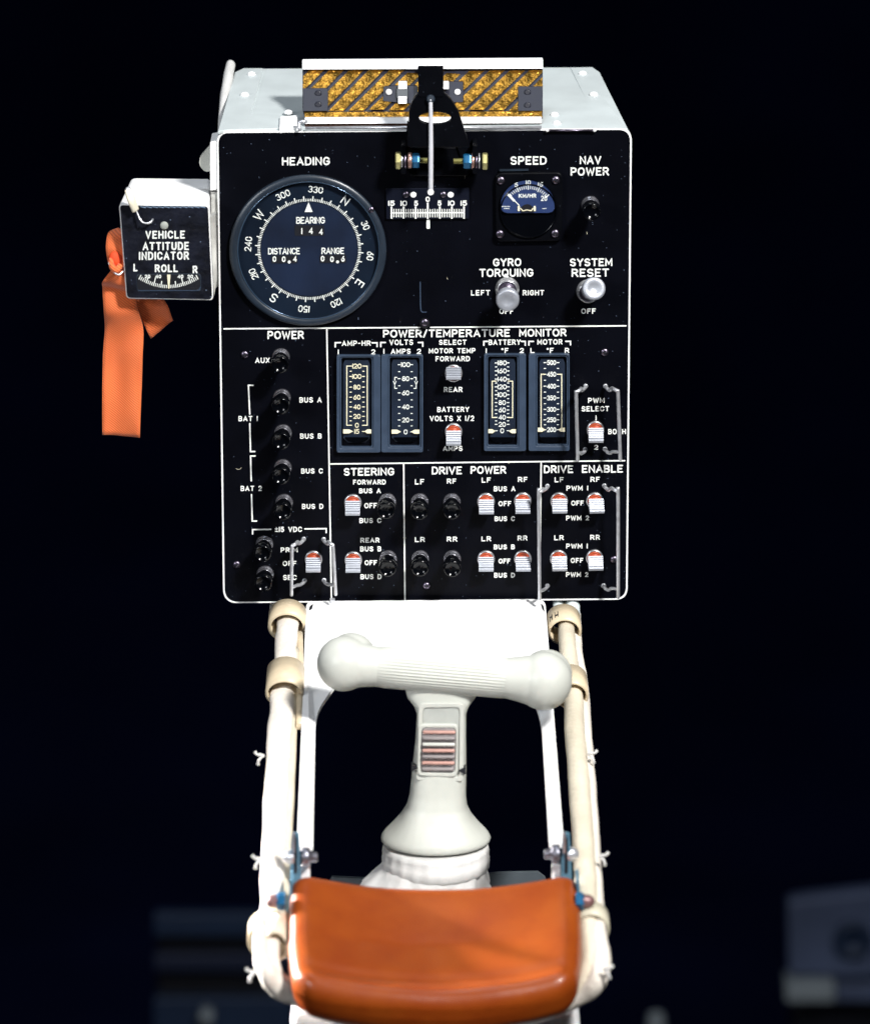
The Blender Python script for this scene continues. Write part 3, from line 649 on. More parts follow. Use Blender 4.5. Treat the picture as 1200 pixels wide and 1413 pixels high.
for k, m_ in enumerate(METERS):
    x0, y0, x1, y1 = m_['o']; a0, b0, a1, b1 = m_['w']
    mt = place('strip_meter', None, con, P((x0 + x1) / 2, (y0 + y1) / 2, -.003))
    ringframe('frame', rpoly(rect(x0, y0, x1, y1), 3, 5), rpoly(rect(a0 - 2.2, b0 - 1.6, a1 + 2.2, b1 + 2.2), 3.5, 5), -.0046, .0048, M['frame'], mt, .0005)
    ringframe('inner_lip', rpoly(rect(a0 - 2.1, b0 - 1.5, a1 + 2.1, b1 + 2.1), 3.3, 5), rpoly(rect(a0, b0, a1, b1), 3, 5), -.0037, .0036, M['frame'], mt, .0003)
    plate('well', rect(a0 - 1.5, b0 - 1, a1 + 1.5, b1 + 1), -.0003, .0002, M['well'], mt)
    # curved dial: a slice of a drum whose axis runs left to right
    L1, L2 = [], []; N = 18; ya, yb = b0 + 2.5, b1 - 6
    for i in range(N + 1):
        t = i / N; py = ya + (yb - ya) * t; Yd = -.0008 - .0016 * math.sin(PI * (t * .9 + .1)) 
        inset = 2.4 + (6 * max(0, (t - .93) / .07) ** 2 if t > .93 else 0) + (2.5 * max(0, (.05 - t) / .05) if t < .05 else 0)
        L1.append(P(a0 + inset, py, Yd)); L2.append(P(a1 - inset, py, Yd))
    MB().add(L1 + L2, [(i, i + 1, N + 2 + i, N + 1 + i) for i in range(N)], True).build('dial', M['mdial'], mt, fix=False)
    def dy(py, ya=ya, yb=yb): return -.0008 - .0016 * math.sin(PI * min(1, max(0, (py - ya) / (yb - ya))) * .9 + PI * .1) - .0004
    cx_ = m_['cx']; tl, tr = m_['t']; f3 = lambda p, h: P(p.x, p.y, dy(p.y) - h)
    for s, y in m_['n']:
        wd = {1: 5.2, 2: 10, 3: 12.5}[len(s)]; mb = MB()
        if s == '15': wd = 7
        glyphs(mb, s, cx_ - wd / 2, y - 3.4, cx_ + wd / 2, y + 3.4, 1.15, xf=f3, gap=.24, tilt=0); mb.build('dial_number', M['cream'] if k == 0 else M['inkd'], mt, kind='stuff', fix=False)
    mb = MB(); ys = [y for _, y in m_['n']]; 
    allt = [(y, 1) for y in ys] + [((p + r_) / 2, 0) for p, r_ in zip(ys, ys[1:]) if r_ - p > 9.5]
    for y, mj in allt:
        for s_, xx in ((-1, tl), (1, tr)):
            ribbon(mb, [(xx - (1.9 if mj else 1.4), y), (xx + (1.9 if mj else 1.4), y)], 1.2, f3, 0, caps=False)
    mb.build('scale_ticks', M['cream'] if k == 0 else M['inkd'], mt, kind='stuff', fix=False)
    if m_['br']:
        l, r_, t_, b_ = m_['br']
        for e, xx in ((l, tl), (r_, tr)):
            mb = MB(); pts_ = [(xx, t_), (e, t_)] + [(e, t_ + (b_ - t_) * i / 8) for i in range(1, 8)] + [(e, b_)] + ([(xx, b_)] if k < 3 else [])
            ribbon(mb, pts_, 1.3, f3, .00003); mb.build('range_line', M['cream'], mt, fix=False)
    else:
        for sgn, e in ((1, 544.5), (-1, 574)):
            for pts_ in ([(e + 3 * sgn, 520.6), (e, 520.6), (e, 524.5)], [(e - 1.8, 526), (e, 530.5), (e + 1.8, 526)], [(e, 532), (e, 535.8), (e + 3 * sgn, 535.8)]):
                mb = MB(); ribbon(mb, pts_, 1.1, f3, 0); mb.build('range_mark', M['inkd'], mt, fix=False)
    p0, p1, p2, p3, py = m_['pt']
    MB().prism(*(lambda f: (f, shift(f, .0005)))([P(x, y, -.0032) for x, y in ((p0, py - 2.7), (p0 + (p1 - p0) * .6, py - 2.7), (p1, py), (p0 + (p1 - p0) * .6, py + 2.7), (p0, py + 2.7))])).build('pointer', M['cream'], mt)
    MB().prism(*(lambda f: (f, shift(f, .0005)))([P(x, y, -.0032) for x, y in ((p3, py - 2.7), (p3 - (p3 - p2) * .6, py - 2.7), (p2, py), (p3 - (p3 - p2) * .6, py + 2.7), (p3, py + 2.7))])).build('pointer', M['cream'], mt)
    plate('drum_end', [(cx_ + 16.5 * math.cos(R(t)), 603.5 + 7.5 * math.sin(R(t))) for t in range(0, 181, 12)], -.0022, .0012, M['gloss'], mt)

# ---- sun shadow scale, its bracket and rod
ssd = place('shadow_scale', None, con, P(590, 280, -.003))
plate('scale_plate', rpoly([(532.6, 260), (647, 259.2), (646.8, 301.4), (532.8, 302)], 1, 2), -.0028, .0015, M['plateclear'], ssd, .0002)
mb = MB(); f4 = lambda p, h: P(p.x, p.y, -.00295 - h)
ribbon(mb, [(540, 293.5), (640.2, 293.1)], 1.5, f4, 0)
for i in range(-15, 16):
    x = 590 + i * 3.33; mj = i % 5 == 0
    ribbon(mb, [(x, (284.6 if mj else 288) - (5.5 if i == 0 else 0)), (x, 301.4 if mj else 299.6)], 2.3 if mj else 1.25, f4, .00003 + (.00002 if mj else 0), caps=False)
mb.build('scale_ticks', M['ink'], ssd, kind='stuff', fix=False)
for s, x, y in (('15', 540, 280.2), ('10', 557, 280.2), ('5', 574, 280.2), ('0', 590, 274.6), ('5', 606.3, 280), ('10', 622.5, 280), ('15', 639.8, 280)):
    wd = {1: 5.6, 2: 9}[len(s)]; text(ssd, s, x - wd / 2, x + wd / 2, y - 3.7, y + 3.7, 1.55, M['ink'], -.003, gap=.26)
plate('zero_mark', rpoly(rect(588.4, 302.5, 593, 315.2), 1, 2), -.0012, .0006, M['ink'], ssd)
for x in (570.2, 621.6): plate('white_dot', ell(x, 268.4, 4.2, 3.8, 18), -.0033, .0005, M['white'], ssd)
for x in (560, 611.5): screw(x, 268, ssd, -.0028, .85)
ysh = place('shadow_rod_bracket', None, con, P(600, 190, -.02))
YK = -.030
plate('clevis', rpoly([(560, 203), (650, 203), (646, 243), (564, 243)], 4, 4), -.006, .006, M['black2'], ysh, .0008)
for x in (556.5, 655): plate('clevis_ear', rpoly(rect(x - 3.5, 200, x + 3.5, 240), 2, 3), -.022, .022, M['black2'], ysh, .0006)
# yoke with a lengthened hole
yo = cr([Vector(p) for p in [(577, 95), (577.5, 128), (568, 138), (564, 152), (563, 175), (560, 200), (557, 232), (566, 234), (574, 205), (590, 198), (610, 198), (628, 205), (640, 236), (650, 234), (648, 210), (640, 180), (632, 160), (622, 137), (611.5, 128), (611, 95)]], 3)
hole_c = (600, 163)
n = len(yo)
# match the hole to the outline by angle so both loops bridge
def ang(p): return math.atan2(p[1] - hole_c[1], p[0] - hole_c[0])
# plate built in three pieces: neck, ring round the hole, two legs
yk = MB()
f = lay(rpoly([(576.5, 92), (611.5, 92), (612, 133), (577, 133)], 1, 2), YK); yk.prism(f, shift(f, .005)); yk.build('yoke_neck', M['black2'], ysh)
outl = []; inl = []
N = 72; YP = [(577, 126), (612, 126), (622, 136), (632, 152), (641, 180), (649, 203), (561, 203), (563, 180), (564.5, 150), (569, 138)]
def hit(a):
    best = None
    for i in range(len(YP)):
        (x1, y1), (x2, y2) = YP[i - 1], YP[i]; dx, dy = math.cos(a), math.sin(a); ex, ey = x2 - x1, y2 - y1
        den = dx * ey - dy * ex
        if abs(den) < 1e-9: continue
        t = ((x1 - 600) * ey - (y1 - 162.5) * ex) / den; u = ((x1 - 600) * dy - (y1 - 162.5) * dx) / den
        if t > 0 and -1e-6 <= u <= 1 + 1e-6: best = t if best is None else min(best, t)
    return best
for i in range(N):
    a = 2 * PI * i / N; t = hit(a); outl.append((600 + t * math.cos(a), 162.5 + t * math.sin(a))); inl.append((600 + 22 * math.cos(a), 162.5 + 8.2 * math.sin(a)))
ringframe('yoke_plate', outl, inl, YK + .0006, .004, M['black2'], ysh, .0005)
for pts_ in ([(562, 165), (574, 190), (566, 236), (556, 234)], [(637, 165), (626, 190), (643, 236), (653, 232)]):
    plate('yoke_leg', rpoly(pts_, 3, 3), -.0078, .0015, M['black2'], ysh, .0005)
MB().tube([P(594, 138, YK - .002), P(594.4, 200, YK - .001), P(594.2, 263, YK + .002)], [2.6 * K, 3.1 * K, 3.2 * K], 14, 4, roundcap=True).build('shadow_rod', M['rodw'], ysh)
MB().lathe([(4 * K, 0), (4.4 * K, .001), (3.6 * K, .002)], P(594, 264.5, YK + .002), (0, -1, 0), 16).build('rod_tip', M['white'], ysh)
MB().lathe([(6 * K, 0), (6 * K, .0015), (4 * K, .003)], P(594, 136.5, YK), (0, -1, .3), 20).build('rod_collar', M['bezel'], ysh)
def boltset(side):
    s = side; X = lambda v: P(v, 221 if s < 0 else 222, -.018)
    h = (545.5, 552) if s < 0 else (672.5, 665)
    MB().lathe([(11 * K, 0), (12 * K, .0006), (12 * K, .0030), (11 * K, .0036)], X(h[0]), (X(h[1]) - X(h[0])), 6, False).build('hex_bolt', M['brass'], ysh)
    def disc(a, b, r, m, nm, nn=24): MB().lathe([(r * K * .94, 0), (r * K, abs(b - a) * K * .2), (r * K, abs(b - a) * K * .8), (r * K * .94, abs(b - a) * K)], X(a), X(b) - X(a), nn, nn > 8).build(nm, m, ysh)
    if s < 0:
        disc(553, 555.5, 11, M['chrome'], 'washer'); disc(557.5, 560.5, 11.5, M['dsteel'], 'washer'); disc(562.5, 568, 11, M['washer'], 'washer'); disc(568.5, 578, 10.5, M['teal'], 'lock_nut', 6)
        th = (578, 590)
    else:
        disc(662, 660, 11, M['chrome'], 'washer'); disc(658.5, 656, 11.5, M['dsteel'], 'washer'); disc(654.5, 650.3, 11, M['washer'], 'washer'); disc(650, 639.5, 10.5, M['teal'], 'lock_nut', 6)
        th = (639, 625)
    mb = MB(); a, b = X(th[0]), X(th[1]); n = 14; prof = []
    for i in range(n): prof += [(3.6 * K, i * (b - a).length / n), (4.3 * K, (i + .5) * (b - a).length / n)]
    mb.lathe(prof, a, b - a, 16); mb.build('bolt_thread', mat('olive_thread', (104, 100, 52), .45, .5), ysh)
boltset(-1); boltset(1)

# ---- hinged sun flap with gold foil on top of the case
gf = place('foil_flap', None, con, P(583, 160, .01))
def FY(py): return .012 + (172 - py) / 90 * .045
def flay(pts, d=0): return [P(x, y, FY(y) - d) for x, y in pts]
def fplate(name, pts, d, th, m, bevel=0, **k):
    f_ = flay(pts, d); return MB().prism(f_, shift(f_, th)).build(name, m, gf, bevel=bevel, **k)
fplate('flap_board', [(417.3, 93), (748.6, 91.5), (748.6, 163.5), (420, 164.5), (417.3, 150)], 0, .0025, M['stripe'])
fplate('top_rail', rpoly([(416.8, 83.5), (748.8, 81.3), (749, 94.2), (417, 95.4)], 1.2, 3), .004, .006, M['white'], .0006)
fplate('lower_rail', rpoly([(420.5, 162.3), (747, 161.6), (747, 169.6), (420.5, 170.4)], 1, 3), .003, .003, M['white'], .0005)
MB().cyl(P(421, 176.2, -.002), P(747, 175.2, -.002), 2.1 * K, 16).build('hinge_rod', M['steel'], gf)
fplate('hinge_gap', [(420.5, 170.4), (747, 169.6), (747, 173.5), (420.5, 174.4)], -.001, .001, mat('dark_copper', (70, 42, 30), .5))
def clip(poly, nx, ny, c):
    out = []
    for i in range(len(poly)):
        a, b = poly[i - 1], poly[i]; da = a[0] * nx + a[1] * ny - c; db = b[0] * nx + b[1] * ny - c
        if (da <= 0) != (db <= 0): t = da / (da - db); out.append((a[0] + (b[0] - a[0]) * t, a[1] + (b[1] - a[1]) * t))
        if db <= 0: out.append(b)
    return out
# each strip leans 45 degrees; x + y is constant along its edges
start = 453.5 + 152.5 - 27.4 * 8
i = 0
for k in range(-4, 30):
    s0 = 453.0 + 152.5 + (k - 2) * 27.6; s1 = s0 + 20.6
    poly = rect(418, 95.6, 748, 152.2)
    poly = clip(poly, -1, -1, -s0)
    if poly: poly = clip(poly, 1, 1, s1)
    if len(poly) < 3: continue
    area2 = abs(sum(poly[i - 1][0] * poly[i][1] - poly[i][0] * poly[i - 1][1] for i in range(len(poly)))) / 2
    if area2 < 20: continue
    fs_ = fplate('foil_strip', [(x + random.uniform(-.35, .35), y) for x, y in poly], .0012, .0006, M['gold'])
    fs_.rotation_euler = (R(random.uniform(-3.5, 2)), 0, R(random.uniform(-1.2, 1.2)))
fplate('foil_strip', [(419.5, 154.2), (747.5, 153.2), (747.5, 161.2), (421, 162)], .0008, .0006, M['gold'])
for pts_, cs in (([(418, 121.5), (452.5, 121.5), (452.5, 152.6), (418, 152.8)], [(439, 128.5), (439, 144)]), ([(714.5, 119), (748.4, 119), (748.4, 152.4), (714.5, 152.6)], [(727.5, 127), (727.5, 145)])):
    fplate('corner_pad', rpoly(pts_, 1.5, 3), .0022, .002, M['stripe'], .0003)
    for x, y in cs: MB().lathe([(4.5 * K, 0), (4.5 * K, .001), (3 * K, .0014)], P(x, y, FY(y) - .0022), (0, -1, .3), 18).build('pad_stud', mat('dark_stud', (24, 26, 38), .4), gf)
for pts_ in ([(529, 119), (548, 118), (576, 118), (576, 143), (548, 141), (528, 139)], [(611, 112.5), (639, 112.5), (639, 140.5), (611, 141)]):
    fplate('clip_plate', rpoly(pts_, 1.5, 3), .0024, .0022, M['stripe'], .0003)
fplate('clip_block', rpoly(rect(547, 121, 563, 135), 1, 2), .006, .004, M['gloss'], .0003)
for x0, y0, x1, y1 in ((549.5, 113, 561.2, 122.6), (549.2, 132.8, 561, 142.6), (610.8, 112.8, 619, 122.6), (609.5, 132.6, 618.8, 138)):
    fplate('white_pad', rpoly(rect(x0, y0, x1, y1), .6, 2), .0066, .0045, M['white'], .0003)
for x in (536.3, 631): MB().lathe([(4.3 * K, 0), (4.3 * K, .001), (3.4 * K, .0018), (0, .002)], P(x, 126.8, FY(127) - .0026), (0, -1, .3), 20).build('white_stud', M['white'], gf)
fplate('centre_stand', rect(577, 95, 611, 136), .012, .01, M['black2'])

# ================================================================== ATTITUDE INDICATOR
ai = thing('attitude_indicator', P(232, 413, -.02), 'small black and white box lettered for attitude, fixed beside the console', 'indicator')
AY = -.030
fq = [(164, 281.5), (288.2, 283), (294.3, 414.3), (174.2, 412)]
fo = rpoly(fq, [5, 6, 6, 6], 5); fb = rpoly([(178.5, 245.5), (290.5, 246.5), (296, 380), (186, 378)], [10, 6, 6, 6], 5)
MB().loft([lay(fo, AY), shift(lay(fo, AY), .003), lay(fb, AY + .075)], (True, True)).build('housing', M['white'], ai, bevel=.0004)
fi = rpoly([(165.6, 283.2), (286.8, 284.6), (292.6, 412.6), (175.6, 410.4)], [4.5, 5, 5, 5], 5)
plate('face_cover', fi, AY - .0008, .001, M['cover'], ai)
aY = AY - .0011
mb = MB()
for i in range(22):
    x = 194 + i * 4.1
    ribbon(mb, [(x, 284.6 + (i % 2) * .8), (x + 2.6, 285.4 + (i % 2) * .8)], 1.6, lambda p, h: P(p.x, p.y, aY - h), 0)
mb.build('stitching', mat('blue_grey_thread', (96, 116, 140), .7), ai, kind='stuff', fix=False)
for s, x0, x1, y0, y1 in (('VEHICLE', 200.6, 255.2, 318, 329.2), ('ATTITUDE', 196.8, 260.8, 333.6, 345), ('INDICATOR', 191.6, 260.8, 347, 358.4), ('L', 184, 189.8, 363.6, 374.2), ('ROLL', 213.6, 245.5, 364.6, 375.4), ('R', 265.8, 272.6, 366.4, 377)):
    text(ai, s, x0, x1, y0, y1, 2.15, M['inkd'], aY, gap=.5)
plate('window_rim', rpoly([(187.4, 378), (277.3, 377), (277.6, 402), (189, 402.4)], [6, 6, 5, 5], 5), aY + .0001, .0004, M['bezel'], ai, .0002)
plate('roll_window', rpoly([(188.6, 379), (276.2, 378.2), (276.4, 400), (190, 400.6)], [6, 6, 5, 5], 5), aY - .0001, .0004, M['well'], ai)
mb = MB(); f5 = lambda p, h: P(p.x, p.y, aY - .0003 - h)
def arcy(x): return 397.4 - 13.5 * ((x - 232.5) / 43) ** 2
for i in range(-16, 17):
    x = 232.5 + i * 2.65 * (1 - .0022 * abs(i)); mj = 14 if i % 8 == 0 else (9 if i % 4 == 0 else 4.5); y = arcy(x)
    sl = -(x - 232.5) / 43 * .55
    y0_ = max(379.4, y - mj)
    ribbon(mb, [(x, y), (x + sl * (y - y0_), y0_)], 1.35 if i % 4 == 0 else 1.1, f5, 0, caps=False)
mb.build('roll_ticks', M['inkd'], ai, kind='stuff', fix=False)
for s, x in (('20', 203.5), ('40', 218.5), ('40', 249), ('20', 262.5)):
    text(ai, s, x - 4, x + 4, 378.8, 383.8, 1.2, M['inkd'], aY - .0003, name='roll_number')
plate('roll_pointer', [(230.5, 378.8), (235.2, 378.8), (233.6, 398), (232.2, 398)], aY - .0006, .0003, M['cream'], ai)
mb = MB(); ribbon(mb, [(191, 400.6), (274, 400.6), (276.4, 396)], 1.1, f5, 0); mb.build('window_edge', M['frame'], ai, fix=False)
MB().lathe([(5.6 * K, 0), (5.6 * K, .0008), (4 * K, .0014), (0, .0015)], P(226.6, 310.8, AY - .0008), (0, -1, 0), 20).build('stud', mat('aged_stud', (150, 154, 148), .5), ai)
# sleeve and wire hook
MB().tube([P(177, 262, AY - .004), P(181, 275, AY - .007), P(187, 290, AY - .004)], [5.4 * K, 6 * K, 5.6 * K], 16, 6, flat=.6).build('hook_sleeve', mat('cream_sleeve', (222, 216, 196), .6), ai)
MB().tube([P(188.5, 291, AY - .004), P(191.5, 299, AY - .005), P(196, 306, AY - .006), P(203, 308, AY - .006), P(208.5, 305.5, AY - .005), P(210.8, 302.6, AY - .003)], 1.5 * K, 10, 6, roundcap=True).build('wire_hook', M['chrome'], ai)
MB().sphere(P(176.6, 261.5, AY - .003), 4 * K).build('hook_eyelet', M['steel'], ai)
plate('hinge_strip', [(290, 300), (297, 296), (299, 385), (295.5, 408)], AY + .012, .012, M['dirty'], ai)

# ================================================================== ORANGE STREAMER
st = thing('orange_streamer', P(168, 603, -.02), 'bright orange twill ribbon knotted to the left box and hanging down beside the console', 'ribbon')
def strip(name, rows, Ys, th=.0006, sub=5, wv=.0012, seed=0, label=None):
    """rows: (xl, yl, xr, yr) down the ribbon"""
    A = cr([P(r[0], r[1], Y) for r, Y in zip(rows, Ys)], sub); B = cr([P(r[2], r[3], Y + (dY if False else 0)) for r, Y in zip(rows, Ys)], sub)
    n = 10; g = []
    for i, (a, b) in enumerate(zip(A, B)):
        for j in range(n + 1):
            t = j / n; p = a.lerp(b, t); p = p + Vector((0, wv * noise.noise(Vector((t * 1.6 + seed, i * .16, seed))) - .0016 * math.sin(PI * t) * (1 if seed != 2 else -1), 0)); g.append(p)
    m = len(A); vs = g + [p + Vector((0, th, 0)) for p in g]; k = len(g); fs = []
    for i in range(m - 1):
        for j in range(n):
            a = i * (n + 1) + j; fs.append((a, a + 1, a + n + 2, a + n + 1)); fs.append((k + a, k + a + n + 1, k + a + n + 2, k + a + 1))
    for i in range(m - 1):
        for j in (0, n):
            a = i * (n + 1) + j; fs.append((a, a + n + 1, a + n + 1 + k, a + k))
    for i in (0, m - 1):
        for j in range(n):
            a = i * (n + 1) + j; fs.append((a, a + 1, a + 1 + k, a + k))
    return MB().add(vs, fs, True).build(name, M['orange'], st)
strip('long_tail', [(154, 372, 170, 372), (141.5, 388, 183, 392), (141, 400, 186, 405), (143.2, 425, 190, 425), (144.4, 453, 197.5, 455), (141.8, 494, 197, 494), (141, 550, 195, 550), (141, 600.6, 193.3, 603)],
      [-.026, -.024, -.020, -.016, -.012, -.010, -.010, -.010], seed=1, wv=.006)
strip('short_tail', [(166, 372, 186, 366), (178, 400, 206, 396), (188, 425, 228, 414), (199, 447, 238, 441), (208, 468.5, 238.4, 443)][:5], [-.016, -.014, -.010, -.006, -.004], seed=2, wv=.005)
strip('upper_loop', [(163, 314, 172, 318), (150, 320, 176, 330), (146.2, 338, 178, 345), (147.5, 356, 176, 360), (152, 372, 172, 374)], [-.008, -.016, -.020, -.022, -.024], seed=3, wv=.004)
MB().sphere(P(158, 360, -.024), 9 * K, (1, .7, 1.5)).build('knot_fold', mat('shaded_orange_twill', (214, 66, 16), .7, var=.08, vscale=60, bump=.5, bscale=1500), st)  # shade in the loop's centre put into a darker copy of the ribbon orange
mb = MB(); mb.tube([P(150, 362, -.03), P(154, 372, -.032), P(163, 379, -.033), P(170, 374, -.031)], 1.3 * K, 8, 6); mb.build('wire_loop', M['chrome'], st)
MB().tube([P(152, 358, -.026), P(155, 368, -.032), P(160, 372, -.031), P(166, 366, -.028)], [3 * K, 4.5 * K, 5 * K, 4 * K], 10, 5, wr=.3).build('knot', M['orange'], st)

# ================================================================== SUPPORT BRACKET (white plate and two arms)
sb = thing('support_bracket', P(590, 1000, -.1), 'white U-shaped mounting plate with two long arms below the console', 'bracket')
def SY(py): return -.004 - max(0, py - 826) / (1168 - 826) * .335
def slay(pts, lift=0): return [P(x, y, SY(y)) + Vector((0, 0, lift)) for x, y in pts]
def sag(pts, m):
    out = []
    for i in range(len(pts)):
        a, b = Vector(pts[i]), Vector(pts[(i + 1) % len(pts)]); n = max(1, int((b - a).length / m))
        out += [tuple(a.lerp(b, t / n)) for t in range(n)]
    return out
outl = rpoly([(422.5, 830), (752, 828), (777.5, 1164), (757.5, 1164), (746, 981), (715, 930), (470, 934), (435.5, 983), (431.5, 1168), (409.5, 1168)], [9, 9, 1, 1, 30, 12, 12, 20, 1, 1], 6)
f = slay(outl)
MB().prism(f, [p + Vector((0, .0, -.003)) for p in f]).build('plate', M['white'], sb)
for pts_ in ([(426.5, 843), (427.5, 838), (432, 834.5), (430.5, 841)], [(746, 834), (750, 838), (751, 846), (748, 842)]):
    f = slay(pts_, .0008); MB().prism(f, [p - Vector((0, 0, .0005)) for p in f]).build('notch', M['well'], sb)
MB().tube([P(704, 829, -.004), P(712, 837, -.01), P(722, 842, -.014), P(727, 838, -.012), P(728, 829, -.006)], 2.2 * K, 10, 5).build('latch_wire', M['steel'], sb)
f = slay(rpoly([(455, 829), (462, 829), (462, 832.5), (455, 832.5)], 1, 2), .002); MB().prism(f, [p - Vector((0, 0, .002)) for p in f]).build('bracket_screw', M['steel'], sb)
# hinges at the arm ends
def hinge(x, s, y=1182):
    Y = SY(y)
    f = lay(rpoly([(x - 5, 1150), (x + 5, 1150), (x + 8, 1215), (x + 9, 1260), (x - 7, 1258), (x - 7, 1190)], [4, 4, 2, 1, 1, 2], 3), Y - .012); 
    MB().prism(f, shift(f, .003)).build('hinge_lug', M['bplate'], sb, bevel=.0004)
    f = lay(rpoly(rect(x - 2, 1156, x + 2, 1206), 1.9, 5), Y - .0125); MB().prism(f, shift(f, .001)).build('lug_slot', M['well'], sb)
    f = lay(rpoly([(x - 4.5, 1149), (x - 1, 1149), (x - 1, 1178), (x - 4.5, 1178)], 1.6, 4), Y - .0135); MB().prism(f, shift(f, .002)).build('lug_tip', M['chrome'], sb)
    a = P(x - s * 8, y + 1, Y - .008)
    MB().lathe([(0, -.0045), (5 * K, -.004), (8.5 * K, -.0015), (10 * K, .001), (10 * K, .003)], a, (s, 0, 0), 24).build('bolt_head', M['steel'], sb)
    a = P(x + s * 9, y + 1, Y - .008)
    MB().lathe([(12 * K, 0), (12.5 * K, .001), (12.5 * K, .0035), (11 * K, .005), (6.5 * K, .0052), (6.5 * K, .009), (5 * K, .0098), (0, .01)], a, (s, 0, 0), 24).build('bolt_nut', mat('grey_cad_steel', (122, 122, 132), .35, .8), sb)
    f = lay(rpoly(rect(x + s * 14 - 6, 1195, x + s * 14 + 6, 1222), 2, 3), Y - .006); MB().prism(f, shift(f, .004)).build('link_end', M['white'], sb)
hinge(407.5, 1); hinge(781, -1, 1178)
for x, s in ((393, -1), (794, 1)):
    a = P(x, 1244, -.408)
    MB().lathe([(10.5 * K, 0), (11.5 * K, .0008), (11.5 * K, .004), (9 * K, .0055)], a, (s, 0, 0), 6, False).build('side_nut', M['teal'], sb)
    MB().lathe([(8.5 * K, .003), (9 * K, .005), (8 * K, .009), (5 * K, .0112), (0, .012)], a, (s, 0, 0), 20).build('nut_cap', M['brown'], sb)
f = lay([(458, 1211), (500, 1213), (600, 1213), (690, 1205.5), (742, 1204.5), (752, 1212), (760, 1240), (440, 1240)], -.10); MB().prism(f, shift(f, .004)).build('cross_plate', mat('grey_glassy_plate', (84, 92, 98), .3), sb)

# ================================================================== HAND CONTROLLER
hc = thing('hand_controller', P(600, 1225, -.26), 'off-white T-shaped hand controller with ball ends, a ribbed grip and a thumb switch', 'hand controller')
HY = -.185
def sec(px, py, wx, dy, n=28, e=2.6, Y=HY, tilt=0):
    """horizontal super-elliptic section centred below pixel"""
    c = P(px, py, Y); out = []
    for j in range(n):
        a = 2 * PI * j / n; cs, sn = math.cos(a), math.sin(a)
        out.append(c + Vector((math.copysign(abs(cs) ** (2 / e), cs) * wx, math.copysign(abs(sn) ** (2 / e), sn) * dy, 0)))
    return out
bodymb = MB()
KH = K * .955
stem = [(609, 940, 52, .009, 2.4), (609, 962, 48, .010, 2.6), (609, 972, 38.5, .0115, 3), (609, 984, 34, .012, 3), (608, 1020, 35, .013, 3), (606, 1060, 37.5, .014, 3), (604, 1095, 39, .016, 2.8), (602.5, 1112, 42, .018, 2.6), (601.5, 1126, 50, .022, 2.5), (601, 1139, 62, .027, 2.2), (601, 1148, 72, .031, 2), (601, 1155, 77.5, .032, 2), (601, 1161, 76, .031, 2)]
bodymb.loft([sec(x, y, wx * KH, d, e=e) for x, y, wx, d, e in stem], (True, True), True)
Lb, Rb = P(474, 916, HY), P(752, 940, HY - .004)
ax = (Rb - Lb).normalized()
bodymb.cyl(Lb, Rb, 26.5 * KH, 28)
bodymb.sphere(Lb, 37.5 * KH, (1, 1, 1.03), 28, 18); bodymb.sphere(Rb + Vector((-.001, 0, 0)), 39.5 * KH, (1, 1, 1.03), 28, 18)
bodymb.sphere(Lb + Vector((.005, .010, .001)), 35 * KH, (1, 1, 1), 28, 18); bodymb.sphere(Rb + Vector((.001, .010, .001)), 36 * KH, (1, 1, 1), 28, 18)
bodymb.lathe([(31 * KH, .010), (29 * KH, .018), (27 * KH, .026)], Lb, ax, 28)
bodymb.lathe([(34 * KH, .012), (30 * KH, .021), (27 * KH, .03)], Rb, -ax, 28)
body = bodymb.build('handle_body', M['offw'], hc)
md = body.modifiers.new('remesh', 'REMESH'); md.mode = 'VOXEL'; md.voxel_size = .0011; md.use_smooth_shade = True
md = body.modifiers.new('smooth', 'SMOOTH'); md.factor = .6; md.iterations = 14
# ribbed sleeve: grooves run along the bar on its front
mb = MB(); loops = []; NN = 240
for i, t in enumerate((.0155, .018, .03, .05, .0685, .0695, .09, .105, .118, .1205)):
    l = []
    L_ = (Rb - Lb).length; tt = .018 + (L_ - .036) * i / 9
    q_ = ax.to_track_quat('Z', 'Y')
    for j in range(NN):
        a = 2 * PI * j / NN; r_ = 27.6 * KH + (.00060 if i not in (0, 9) else -.0006) * (0.5 + .5 * math.cos(a * 40))
        l.append(Lb + q_ @ Vector((r_ * math.cos(a), r_ * math.sin(a), tt)))
    loops.append(l)
mb.loft(loops, (False, False), True); mb.build('ribbed_grip', M['offw'], hc)
# thumb switch on the stem
TY = HY - .0125
plate('switch_recess', rpoly([(583.5, 977), (634, 976.5), (633, 1073), (580, 1071)], [6, 6, 4, 4], 4), TY + .0001, .001, mat('recess_plastic', (164, 167, 162), .5), hc, .0003)
ringframe('recess_rim', rpoly([(577.5, 971), (640, 970.5), (639, 1079), (574, 1077)], [8, 8, 5, 5], 5), rpoly([(583.5, 977), (634, 976.5), (633, 1073), (580, 1071)], [6, 6, 4, 4], 5), TY - .0008, .002, M['offw'], hc, .0005)
ringframe('switch_surround', rpoly([(577, 1000), (632, 1000), (631, 1073), (575.5, 1071)], 8, 5), rpoly([(581.5, 1004.5), (629, 1005), (627.5, 1067), (580, 1066)], 7, 5), TY - .0022, .003, M['offw'], hc, .0008)
tb = plate('thumb_wheel', rpoly([(582, 1005), (628.6, 1005.5), (627.2, 1066.6), (580.6, 1065.6)], 7, 5), TY - .0022, .003, M['greyrub'], hc, .0006)
